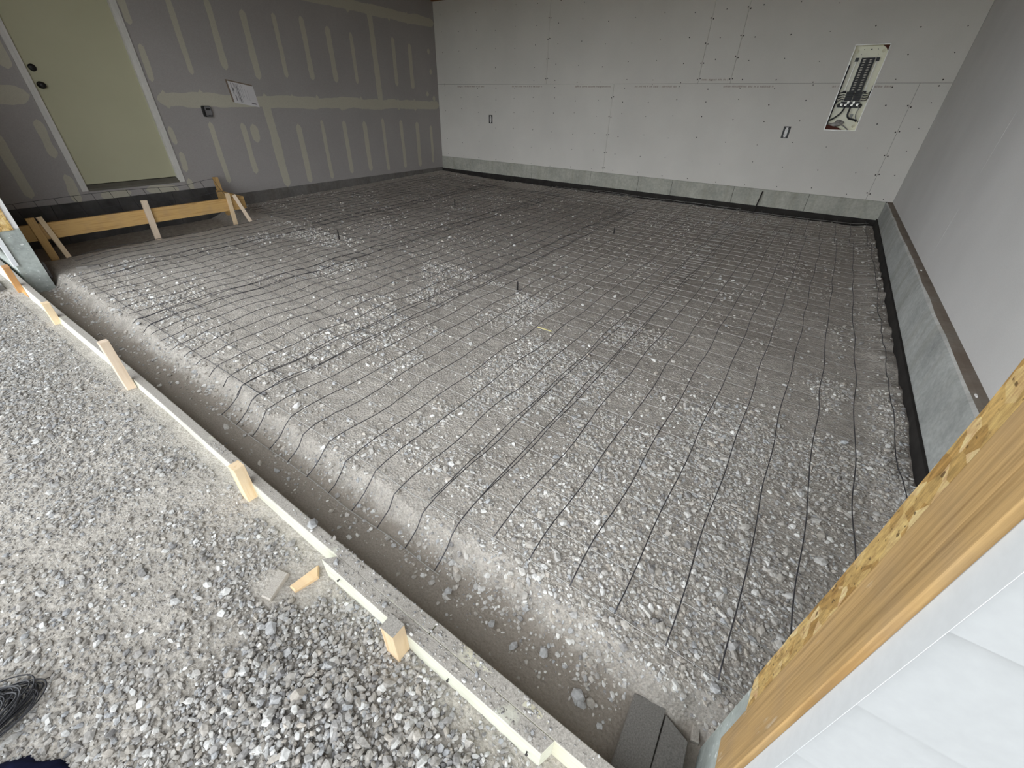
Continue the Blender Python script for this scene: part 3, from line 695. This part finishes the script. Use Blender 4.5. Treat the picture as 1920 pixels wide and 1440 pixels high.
# ------------------------------------------------------------------ electrical panel
pn = empty('breaker_panel', (-.857, 0, .739), 'tall open electrical breaker panel with wiring recessed in the back wall', 'electrical panel')
U0, V0 = -1.024, .739; PWD, PHT = .334, .841
def pbox(mb, u0, u1, v0, v1, d0, d1, mi=0): mb.box((U0+u0, d0, V0+v0), (U0+u1, d1, V0+v1), mi)
def pp(u, v, d): return (U0+u, d, V0+v)
mb = MB(); pbox(mb, .004, PWD-.004, .004, PHT-.004, .086, .090)
pbox(mb, .004, .006, .004, PHT-.004, .004, .088); pbox(mb, PWD-.006, PWD-.004, .004, PHT-.004, .004, .088); pbox(mb, .004, PWD-.004, .004, .006, .004, .088); pbox(mb, .004, PWD-.004, PHT-.006, PHT-.004, .004, .088)
attach(mb.build('enclosure', M['cream'], label='cream metal enclosure'), pn)
mb = MB(); t = .008
pbox(mb, 0, PWD, 0, t, -.003, .006); pbox(mb, 0, PWD, PHT-t, PHT, -.003, .006); pbox(mb, 0, t, t, PHT-t, -.003, .006); pbox(mb, PWD-t, PWD, t, PHT-t, -.003, .006)
attach(mb.build('rim', M['zinc'], label='thin metal rim'), pn)
for u, v in ((.042, .785), (.288, .785), (.292, .052)):
    mb = MB(); mb.lathe([(.020, 0), (.020, .003), (.016, .0035), (.015, .001)], pp(u, v, .086), (0, -1, 0), 20); attach(mb.build('knockout', M['cream']), pn)
mb = MB()
for u, v, r in ((.10, .80, .004), (.17, .80, .006), (.23, .80, .004), (.09, .755, .003), (.25, .755, .003)):
    mb = MB(); mb.lathe([(r, 0), (r, .002)], pp(u, v, .086), (0, -1, 0), 10); attach(mb.build('screw', M['black'], label='dark screw'), pn)
mb = MB(); pbox(mb, .108, .236, .40, .722, .060, .086); pbox(mb, .108, .118, .40, .722, .048, .062); pbox(mb, .226, .236, .40, .722, .048, .062); pbox(mb, .160, .184, .40, .722, .052, .062)
bus = attach(mb.build('bus_base', M['black'], label='black bus base'), pn)
for k in range(13):
    for u in (.128, .190):
        mb = MB(); v = .410+.0238*k
        mb.add([pp(u, v, .052), pp(u+.026, v+.004, .052), pp(u+.026, v+.012, .050), pp(u+.012, v+.014, .048), pp(u, v+.010, .050), pp(u, v, .061), pp(u+.026, v+.004, .061), pp(u+.026, v+.012, .061), pp(u+.012, v+.014, .061), pp(u, v+.010, .061)],
               [(0, 1, 2, 3, 4), (9, 8, 7, 6, 5), (0, 5, 6, 1), (1, 6, 7, 2), (2, 7, 8, 3), (3, 8, 9, 4), (4, 9, 5, 0)])
        o = mb.build('bus_stab', M['silver'], label='silver bus stab'); o.parent = bus
for u in (.062, .262):
    mb = MB(); pbox(mb, u-.001, u+.005, .405, .70, .066, .076); nb = attach(mb.build('neutral_bar', M['zinc'], label='long thin neutral bar'), pn)
    for v in (.705, .395):
        mb = MB(); pbox(mb, u-.014, u+.020, v-.018 if v > .5 else v-.008, v+.018 if v > .5 else v+.012, .055, .086)
        o = mb.build('bar_holder', M['black'], label='black bar holder'); o.parent = nb
mb = MB(); pbox(mb, .014, .020, .36, .66, .070, .080); attach(mb.build('ground_bar', M['zinc']), pn)
for c_ in range(2):
    for k in range(4):
        u = .092 if c_ == 0 else .176; v = .306+.0236*k
        mb = MB(); pbox(mb, u, u+.076, v, v+.0215, .030, .070); pbox(mb, u+(.044 if c_ == 0 else .006), u+(.070 if c_ == 0 else .032), v+.004, v+.0175, .024, .031)
        br = attach(mb.build('breaker', M['black'], label='black circuit breaker'), pn)
        mb = MB(); uu = u+(.052 if c_ == 0 else .012); pbox(mb, uu, uu+.012, v+.006, v+.015, .014, .026); o = mb.build('switch', M['black']); o.parent = br
        mb = MB(); uu = u-.006 if c_ == 0 else u+.074; pbox(mb, uu, uu+.010, v+.005, v+.016, .045, .060); o = mb.build('terminal', M['white']); o.parent = br
mb = MB(); pbox(mb, .046, .288, .240, .268, .050, .086); pbox(mb, .070, .262, .262, .300, .044, .086)
mb.lathe([(.020, 0), (.020, .03)], pp(.060, .262, .082), (0, -1, 0), 14); mb.lathe([(.020, 0), (.020, .03)], pp(.275, .262, .082), (0, -1, 0), 14)
lug = attach(mb.build('lug_block', M['black'], label='black main lug block'), pn)
for u, v in ((.085, .268), (.128, .266), (.190, .266), (.245, .270), (.145, .292), (.20, .292)):
    mb = MB(); pbox(mb, u-.010, u+.010, v-.010, v+.010, .036, .052); mb.lathe([(.006, 0), (.006, .003)], pp(u, v, .036), (0, -1, 0), 10); o = mb.build('lug', M['silver'], label='silver lug'); o.parent = lug
def cat_path(pts, n=40):
    P = np.array(pts, float); t = np.linspace(0, len(P)-1, n); out = []
    for q in t:
        i = min(int(q), len(P)-2); f = q-i; p0 = P[max(i-1, 0)]; p1 = P[i]; p2 = P[i+1]; p3 = P[min(i+2, len(P)-1)]
        out.append(.5*((2*p1)+(-p0+p2)*f+(2*p0-5*p1+4*p2-p3)*f*f+(-p0+3*p1-3*p2+p3)*f**3))
    return out
def cable(pts, r, mat, name='wire'):
    mb = MB(); mb.tube(cat_path([pp(*p) for p in pts]), r, 8); return attach(mb.build(name, M[mat]), pn)
for k in range(4):
    v = .316+.0236*k
    cable([(.090, v, .05), (.066, v+.006, .040), (.040, v+.003-.012*(3-k)*.4, .040), (.016, v-.012, .055), (.009, v-.05, .06)], .0045, 'blackwire')
    cable([(.256, v, .05), (.285, v-.004, .040), (.310, v+.002, .040), (.322, v+.018, .050), (.327, v+.05, .06)], .0042, 'blackwire')
cable([(.128, .258, .05), (.126, .225, .040), (.108, .180, .038), (.06, .130, .045), (.012, .100, .06)], .0085, 'blackwire', 'cable')
cable([(.190, .258, .05), (.186, .215, .040), (.188, .165, .036), (.215, .130, .040), (.27, .118, .045), (.305, .100, .05)], .0095, 'blackwire', 'cable')
cable([(.245, .262, .05), (.272, .235, .040), (.268, .180, .038), (.285, .130, .045), (.325, .095, .06)], .0058, 'greycable', 'cable')
cable([(.013, .66, .05), (.011, .45, .05), (.012, .30, .05), (.010, .10, .06)], .0075, 'blackwire', 'cable')
cable([(.025, .30, .05), (.012, .26, .05), (.009, .15, .06), (.010, .05, .065)], .0095, 'blackwire', 'cable')
cable([(.11, .055, .06), (.17, .060, .035), (.215, .035, .04), (.25, .012, .05)], .0060, 'greycable', 'cable')
mb = MB(); pbox(mb, .215, .245, .135, .175, .062, .086); attach(mb.build('bonding_block', M['greycable'], label='grey bonding block'), pn)
V_, F_ = [], []
mb = MB()
nu, nv = 22, 10
for i in range(nv+1):
    th = math.pi*i/nv
    for j in range(nu):
        ph = 2*math.pi*j/nu; rr = 1+.22*(float(fbm(3*math.cos(ph)+5, 3*math.sin(ph)+2*th, 1.3, 3, 500))-.5)*2
        V_.append(pp(.095+.088*rr*math.sin(th)*math.cos(ph), .062+.034*rr*math.cos(th)+.018*math.cos(ph), .060+.024*rr*math.sin(th)*math.sin(ph)))
F_ = [(i*nu+j, i*nu+(j+1) % nu, (i+1)*nu+(j+1) % nu, (i+1)*nu+j) for i in range(nv) for j in range(nu)]
mb.add(V_, F_, 0, True); attach(mb.build('plastic_wrap', M['bag'], label='crumpled grey plastic wrap'), pn)
mb = MB()
mb.add([pp(.262, PHT-.010, .02), pp(PWD-.009, PHT-.010, .02), pp(PWD-.009, PHT-.065, .02), pp(.300, PHT-.034, .02), pp(.262, PHT-.010, .03), pp(PWD-.009, PHT-.010, .03), pp(PWD-.009, PHT-.065, .03), pp(.300, PHT-.034, .03)], [(0, 1, 2, 3), (7, 6, 5, 4), (0, 4, 5, 1), (1, 5, 6, 2), (2, 6, 7, 3), (3, 7, 4, 0)])
attach(mb.build('corner_flap', M['redwood'], label='dark red-brown corner piece'), pn); mb = MB()
mb.add([pp(.010, .009, .025), pp(.19, .009, .025), pp(.15, .030, .025), pp(.012, .060, .025), pp(.010, .009, .03), pp(.19, .009, .03), pp(.15, .030, .03), pp(.012, .060, .03)], [(0, 1, 2, 3), (7, 6, 5, 4), (0, 4, 5, 1), (1, 5, 6, 2), (2, 6, 7, 3), (3, 7, 4, 0)])
attach(mb.build('corner_flap', M['redwood'], label='dark red-brown corner piece'), pn)

# ------------------------------------------------------------------ wire mesh sheets
def wire_sheet(x0, x1, y0, y1, label, seed, lift=.008, stub=0.0, amp=1.0, dark=False, skew=0.0):
    mb = MB(); st = .1524
    def S(x, y):
        h = .020*amp*np.clip(fbm(x, y, .8, 2, seed)-.3, 0, 1)*2 + .006*amp*fbm(x, y, 4.0, 2, seed+3)
        roll = .0055*amp*(1+np.sin(y*2*np.pi/.50+3*vn(x*.5, y*.3, seed+7)))
        edge = sst(y0-.0, y0+.22, y) if y0 < -6 else 1
        h = (h+roll)*(.25+.75*edge)
        return np.maximum(gsm(x, y), gz(x, y))+.011+lift+h
    nx = int(round((x1-x0)/st)); ny = int(round((y1-y0)/st))
    for i in range(nx+1):
        xs = x0+i*(x1-x0)/nx
        yy = np.arange(y0-stub, y1+.02, .036); ph = random.random()*6
        xx = xs+.005*np.sin(yy*9+ph)*amp+.006*(vn(yy*3, yy*0+i, seed)-.5)*2+skew*(yy-y0)
        mb.tube(np.stack([xx, yy, S(xx, yy)], -1), .0022, 5, 0)
    for j in range(ny+1):
        ys = y0+j*st
        if ys > y1+.01: break
        xx = np.arange(x0-.012, x1+.012+.03, .038)
        yy = ys+.004*(vn(xx*4, xx*0+j, seed+1)-.5)*2+0*xx; xq = xx+skew*(yy-y0)
        mb.tube(np.stack([xq, yy, S(xq, yy)-.0035], -1), .0020, 4, 0 if dark else 1)
    return mb.build('wire_mesh', [M['wire_d'], M['wire_s']], label=label, cat='wire mesh', group='welded wire mesh sheets over the gravel')
wire_sheet(-1.664, -.150, -6.575, -1.15, 'dark welded wire mesh sheet on gravel, front one beside the right concrete curb', 600, .020, 0, .75)
wire_sheet(-3.022, -1.503, -6.745, -1.0, 'welded wire mesh sheet with its front corner hanging into the trench, second from right curb', 610, .006, 0, .8)
wire_sheet(-4.400, -2.876, -6.580, -.85, 'wavy welded wire mesh sheet across the middle of the gravel, third from the right curb', 620, .010, .06, 1.1, True)
wire_sheet(-5.790, -4.268, -6.560, -.65, 'wavy welded wire mesh sheet ending near the left concrete end, fourth from the right curb', 630, .006, .04, 1.15, True)
wire_sheet(-7.15, -5.640, -4.42, -.45, 'welded wire mesh sheet along the left wall beyond the landing form', 640, .010, 0, 1.0, True)
wire_sheet(-1.70, -.185, -1.42, -.10, 'short welded wire mesh piece lapped in the back right corner', 650, .035, 0, .9)
wire_sheet(-3.20, -1.68, -1.25, -.12, 'short welded wire mesh piece lapped at the middle of the back wall', 660, .03, 0, 1.1)
wire_sheet(-4.72, -3.20, -1.1, -.14, 'short welded wire mesh piece lapped at the back wall, left of the middle', 670, .03, 0, 1.2)
wire_sheet(-6.45, -5.62, -6.45, -4.55, 'narrow welded wire mesh strip in front of the landing form', 680, .012, 0, .7)
# the piece inside the landing form
mb = MB()
def LS(u, y):
    """u 0 = upper edge near the wall, 1 = lower edge near the form"""
    x = -7.21+.42*u; top = .030+.045*sst(-5.1, -4.68, y)+.012*math.sin(y*3)
    return (x, y, top*(1-u)-.20*u-.05*math.sin(math.pi*u))
for j in range(14):
    y = -4.68-.1524*j; mb.tube([LS(u, y) for u in np.linspace(0, 1, 12)], .0022, 5, 0)
for k in range(4):
    u = k*.33; mb.tube([LS(u, y) for y in np.linspace(-6.66, -4.68, 50)], .0022, 5, 0)
tag(mb.build('wire_mesh', [M['wire_d']]), 'bent wire mesh piece rising inside the wooden landing form under the door', 'wire mesh')

# ------------------------------------------------------------------ form boards along the front
T = .038
def fy(x): return board_in(x)-T/2
beam('form_board', (-7.0, fy(-7.0), -.395), (-1.303, fy(-1.303), -.395), .19, T, M['form'], wob=.004, label='long pale dusty form board along the trench, from its middle to the left end', cat='form board')
fb = beam('form_board', (-1.299, fy(-1.299), -.395), (-.10, fy(-.1), -.395), .19, T, M['form_rub'], r=.0022, label='dusty form board at the right end of the trench beside the loose plank offcuts', cat='form board')
beam('scab_board', (-1.722, fy(-1.72)-T-.0004, -.352), (-.908, fy(-.9)-T-.0004, -.352), .105, T, M['form'], r=.0016, endcut=(.9, .35), label='short pale board nailed over the joint outside the form boards', cat='board')
for k, (px, pz) in enumerate(((-1.66, -.335), (-1.20, -.345), (-.95, -.36))):
    mb = MB(); y0 = fy(px)-T*1.5-.001; mb.tube([(px, y0+.004, pz), (px+.003, y0-.006, pz+.004)], .0016, 8); mb.lathe([(.0036, 0), (.0036, .0015)], (px+.003, y0-.006, pz+.004), (.2, -1, .4), 10)
    tag(mb.build('nail', M['rebar']), ['bent nail head at the left end of the scab board', 'nail head half way along the scab board', 'nail head at the right end of the scab board'][k], 'nail')
# dust and pebbles on the boards
n = 900; xb = rng.uniform(-2.6, -.55, n); yb = np.array([fy(a) for a in xb])+rng.uniform(-.014, .016, n); k = rng.random(n) < (.15+.85*sst(.42, .6, fbm(xb, yb, 3.5, 3, 900)))
xb, yb = xb[k], yb[k]; n2 = 420; x2 = rng.uniform(-1.70, -.92, n2); y2 = np.array([fy(a) for a in x2])-T-.001+rng.uniform(-.015, .019, n2)
xb = np.concatenate([xb, x2]); yb = np.concatenate([yb, y2])
V, Fq = stone_batch(np.stack([xb, yb, np.full(len(xb), -.3)], -1), sizes(len(xb), .0040, .5, .002, .013), .2, .7)
np_mesh('grit', V, Fq, M['stone_out'], False, None, kind='stuff', label='grit and small pebbles scattered on top of the form boards', cat='gravel')
for px, py, sz, lb in ((631, 1056, .024, 'pale oval stone on the form board at the left end of the scab board'), (588, 985, .036, 'grey stone on top of the long form board just left of the scab board'), (722, 1135, .024, 'largest stone on top of the scab board near its middle stake')):
    one_stone(px, py, -.299, sz, lb, None, mat='stone_out')

# ------------------------------------------------------------------ stakes outside the boards
def stake(top, foot, w, t, mat, label, wdir=(1, 0, 0), name='wooden_stake', r=.002, cut=0.0, **k):
    return beam(name, foot, top, w, t, M[mat], wdir=wdir, r=r, endcut=(0, cut), label=label, cat='stake', **k)
def yo(x, d=0.0): return fy(x)-T/2-.019-d
stake((-5.60, yo(-5.6), -.150), (-5.66, yo(-5.66)-.002, -.46), .05, .036, 'stake_d', 'brown stake outside the form board, farthest to the left beside the dark slab')
stake((-4.69, yo(-4.69), -.200), (-4.69, yo(-4.69)-.002, -.46), .05, .036, 'stake', 'tan stake outside the form board flush with its top, second from the left concrete end')
stake((-3.445, yo(-3.445), -.075), (-3.425, yo(-3.42)-.002, -.46), .042, .038, 'stake_pink', 'tallest tan stake standing well above the outside of the form board')
stake((-2.255, yo(-2.25), -.205), (-2.255, yo(-2.25)-.002, -.47), .046, .038, 'stake', 'blocky tan stake outside the form board, nearest to the scab board')
stake((-1.375, yo(-1.37, T+.001), -.245), (-1.375, yo(-1.37, T+.001)-.002, -.47), .050, .042, 'stake_dust', 'short split stake with a dusty top outside the scab board')

# ------------------------------------------------------------------ landing form under the door
XB = -6.70
beam('landing_form_board', (XB-T/2, -6.685, -.162), (XB-T/2, -4.612, -.160), .140, T, M['plank'], r=.003, label='long golden plank on edge forming the front of the door landing', cat='form board')
beam('landing_form_board', (XB-T-.002, -4.630, -.160), (-7.36, -4.612, -.160), .140, T, M['plank'], r=.003, label='short golden plank closing the far end of the landing form beside the wall', cat='form board')
def sfoot(x, y): return (x, y, float(gz(x, y))-.06)
stake((-6.680, -5.63, .0), sfoot(-6.682, -5.655), .055, .030, 'stake_pink', 'pinkish stake at the middle of the long landing plank', wdir=(0, 1, 0))
stake((-6.680, -4.795, -.03), sfoot(-6.682, -4.815), .042, .030, 'stake', 'upright tan stake at the far end of the long landing plank', wdir=(0, 1, 0))
stake((-6.662, -4.735, -.055), (-6.60, -4.655, float(gz(-6.6, -4.655))-.03), .040, .024, 'stake_pink', 'pinkish stake leaning diagonally beside the upright one at the landing plank far end', wdir=(.3, 1, .2))
stake((-6.680, -6.462, -.03), (-6.60, -6.425, float(gz(-6.6, -6.425))-.03), .040, .030, 'stake', 'tan brace leaning on the near end of the landing plank by the concrete end', wdir=(0, 1, 0))
stake((-6.680, -6.525, -.03), sfoot(-6.678, -6.515), .060, .030, 'plank', 'dark golden stake upright at the near end of the landing plank', wdir=(0, 1, 0))
stake((-7.40, -4.568, .055), sfoot(-7.36, -4.57), .085, .036, 'plank', 'short golden stake behind the far end of the landing form against the wall', wdir=(1, 0, 0))
mb = MB(); yy = -4.50
for a in (-5.06, -5.62, -6.2, -6.69):
    mb.box((-W+.002, yy-.002, -.48), (-W+.030, a+.002, -.080)); yy = a
tag(mb.build('backing_board', M['dark_board']), 'dark board lining the wall foot behind the landing form under the door', 'board')

# ------------------------------------------------------------------ loose pieces
def rebar(px, py, z, h, label, lean=(0, 0), r=.0065, n_=None):
    p = at(px, py, -.36) if n_ is None else np.array(n_); zz = float(gz(p[0], p[1])); mb = MB()
    mb.tube([(p[0], p[1], zz-.04), (p[0]+lean[0]*.5, p[1]+lean[1]*.5, zz+h*.5), (p[0]+lean[0], p[1]+lean[1], zz+h)], r, 8)
    for q in range(int(h/.012)): mb.lathe([(r*1.18, 0), (r*1.18, .004)], (p[0]+lean[0]*q*.012/h, p[1]+lean[1]*q*.012/h, zz+.012*q), (lean[0], lean[1], h), 8)
    return tag(mb.build('rebar_stake', M['rebar']), label, 'rebar', None)
rebar(636, 448, 0, .10, 'short rebar pin standing in the gravel on the left, straight out from the landing form')
rebar(970, 544, 0, .075, 'short rebar pin standing near the middle of the floor, closest to the camera')
rebar(853, 390, 0, .10, 'short rebar pin standing far back on the left half of the floor')
rebar(1150, 443, 0, .08, 'short rebar pin standing on the right half of the floor toward the back wall')
rebar(0, 0, 0, .30, 'long rebar rod leaning on the back stem wall below the breaker panel', lean=(.028, .045), r=.008, n_=(-1.495, -.085, 0))

def block(name, pts, z0, z1, mat, label, cat, tilt=0.0):
    """flat offcut from its outline"""
    c = np.mean(np.array(pts), 0); mb = MB(); d = np.array(pts[1])-np.array(pts[0])
    a = math.atan2(d[1], d[0]); R = np.array([[math.cos(-a), -math.sin(-a)], [math.sin(-a), math.cos(-a)]])
    loc = [(R @ (np.array(p)-c)) for p in pts]
    A = sum(loc[i][0]*loc[(i+1) % len(loc)][1]-loc[(i+1) % len(loc)][0]*loc[i][1] for i in range(len(loc)))
    if A < 0: loc = loc[::-1]
    n = len(loc); b = .0035; h = z1-z0
    ring = lambda s_, z_: [(p[0]*(1-s_/max(.02, np.linalg.norm(p))), p[1]*(1-s_/max(.02, np.linalg.norm(p))), z_) for p in loc]
    vs = ring(0, -h/2)+ring(0, h/2-b)+ring(b, h/2)
    fs = [tuple(range(n))[::-1], tuple(range(2*n, 3*n))]+[(k*n+i, k*n+(i+1) % n, (k+1)*n+(i+1) % n, (k+1)*n+i) for k in range(2) for i in range(n)]
    mb.add(vs, fs); o = mb.build(name, M[mat], label=label, cat=cat); o.location = (c[0], c[1], (z0+z1)/2); o.rotation_euler = (0, tilt, a); return o
q = lambda px, py, z: at(px, py, z)[:2]
block('plank_offcut', [(-.770, -6.895), (-.777, -6.693), (-.692, -6.668), (-.686, -6.86)], -.490, -.452, 'dusty', 'dark dusty plank offcut in the trench, left one of the pair at right end', 'offcut')
block('plank_offcut', [(-.684, -6.90), (-.688, -6.690), (-.622, -6.715), (-.612, -6.87)], -.490, -.455, 'dusty', 'dark dusty plank offcut in the trench against the concrete, right one of the pair', 'offcut')
p0 = q(1304, 1376, -.47); block('wood_chip', [(p0[0]-.008, p0[1]-.022), (p0[0]+.012, p0[1]-.018), (p0[0]+.006, p0[1]+.020), (p0[0]-.012, p0[1]+.016)], -.478, -.462, 'dusty2', 'small dusty wood chip beside the offcuts at the right end of the trench', 'wood chip')
g0 = float(gout(-1.77, -7.05))
block('wood_scrap', [q(545, 1103, g0), q(555, 1113, g0), q(598, 1084, g0), q(599, 1063, g0)], g0-.004, g0+.014, 'scrap', 'orange wood wedge with a slanted end on the gravel outside the scab board', 'wood scrap')
g0 = float(gout(-1.84, -7.1))
block('wood_scrap', [q(492, 1122, g0), q(509, 1129, g0), q(543, 1078, g0), q(524, 1070, g0)], g0-.004, g0+.014, 'dusty2', 'dusty grey wood wedge on the gravel beside the orange one', 'wood scrap')
g0 = float(gout(-5.85, -7.03))
block('flat_slab', [(-6.05, -6.985), (-6.02, -7.16), (-5.72, -7.075), (-5.755, -6.995)], g0-.005, g0+.035, 'slab', 'dark grey slab on the ground outside the form board at the far left', 'slab')
p0 = at(163, 496, -.345)
block('wood_scrap', [(p0[0]-.055, p0[1]-.065), (p0[0]-.030, p0[1]-.075), (p0[0]+.048, p0[1]+.068), (p0[0]+.026, p0[1]+.078)], float(gz(p0[0], p0[1])), float(gz(p0[0], p0[1]))+.028, 'dusty', 'dark wood scrap lying on the mesh near the left concrete end', 'wood scrap')
p0 = at(1830, 742, .005); block('plastic_chip', [(p0[0]-.003, p0[1]-.012), (p0[0]+.003, p0[1]-.012), (p0[0]+.003, p0[1]+.012), (p0[0]-.003, p0[1]+.012)], .003, .009, 'white', 'small white plastic chip on top of the right curb close to the jamb', 'chip')
p0 = at(1727, 507, .005); block('plastic_chip', [(p0[0]-.005, p0[1]-.01), (p0[0]+.005, p0[1]-.012), (p0[0]+.004, p0[1]+.01), (p0[0]-.004, p0[1]+.009)], .003, .008, 'white', 'small white chip on top of the right curb half way back', 'chip')
a_ = at(1008, 613, -.34); b_ = at(1034, 621, -.34); mb = MB(); mb.tube([(*a_[:2], float(gz(*a_[:2]))+.03), (*b_[:2], float(gz(*b_[:2]))+.03)], .0035, 6); tag(mb.build('straw', M['yellow']), 'thin yellow straw lying on the mesh in the middle of the floor', 'straw')

# coil of black wire and navy bundle at the lower left
co = MB(); cx, cyy = -2.098, -7.808; zb = float(gout(-2.1, -7.7))
for k in range(34):
    a = .235*random.uniform(.86, 1.0); b = .082*random.uniform(.72, 1.0); ox = random.uniform(-.012, .012); oy = random.uniform(-.05, .004)-.0015*k; th = random.uniform(-.10, .10)-.12
    z0 = zb+.008+.0016*k*random.uniform(.6, 1.0); P_ = []
    for j in range(44):
        t_ = 2*math.pi*j/44; x_ = b*math.cos(t_); y_ = a*math.sin(t_)
        P_.append((cx+ox+x_*math.cos(th)-y_*math.sin(th), cyy+oy+x_*math.sin(th)+y_*math.cos(th), z0+.006*math.sin(t_*2+k)))
    co.tube(P_, .0019, 5, 0, False, True)
tag(co.build('wire_coil', M['blackwire']), 'coil of thin black wire lying on the gravel at the lower left edge', 'wire coil')
nv_, nu_ = 14, 28; vs = []
bx, by, bz = -1.815, -7.845, float(gout(-1.8, -7.8))
for i in range(nv_+1):
    th = .5*math.pi*i/nv_
    for j in range(nu_):
        ph = 2*math.pi*j/nu_; rr = 1+.10*(float(fbm(2*math.cos(ph)+7, 2*math.sin(ph)+th*2, 1.6, 3, 820))-.5)*2
        vs.append((bx+.17*rr*math.cos(ph)*math.cos(th), by+.225*rr*math.sin(ph)*math.cos(th), bz-.01+.075*rr*math.sin(th)))
fs = [(i*nu_+j, i*nu_+(j+1) % nu_, (i+1)*nu_+(j+1) % nu_, (i+1)*nu_+j) for i in range(nv_) for j in range(nu_)]+[tuple(range(nu_))[::-1]]
nb = MB(); nb.add(vs, fs, 0, True); tag(nb.build('fabric_bundle', M['navy']), 'dark navy fabric bundle just showing at the bottom left corner beside the wire coil', 'fabric')

# ------------------------------------------------------------------ camera, sky, colour
cam = bpy.data.cameras.new('camera'); cam.sensor_width = 36; cam.sensor_fit = 'HORIZONTAL'; cam.lens = F/1920*36; cam.clip_start = .02
co_ = bpy.data.objects.new('camera', cam); COL.objects.link(co_)
Rm = Matrix((RX, UX, -FX)).transposed().to_4x4(); Rm.translation = Vector(CAM); co_.matrix_world = Rm
SC.camera = co_

wd = bpy.data.worlds.new('overcast_sky'); SC.world = wd; wd.use_nodes = True; nt = wd.node_tree
bg = nt.nodes['Background']; tc = N(nt, 'ShaderNodeTexCoord'); sx = N(nt, 'ShaderNodeSeparateXYZ'); L(nt, tc.outputs['Generated'], sx.inputs[0])
col = ramp(nt, sx.outputs['Z'], [(0.0, (1.2, 1.27, 1.31)), (.2, (1.08, 1.13, 1.17)), (.45, (.86, .90, .93)), (.85, (.64, .67, .70))])
L(nt, col, bg.inputs['Color']); bg.inputs['Strength'].default_value = 1.5

SC.view_settings.view_transform = 'Standard'; SC.view_settings.look = 'None'; SC.view_settings.gamma = 1
SC.view_settings.use_curve_mapping = False; SC.view_settings.exposure = 1.42
SC.cycles.max_bounces = 10; SC.cycles.diffuse_bounces = 8
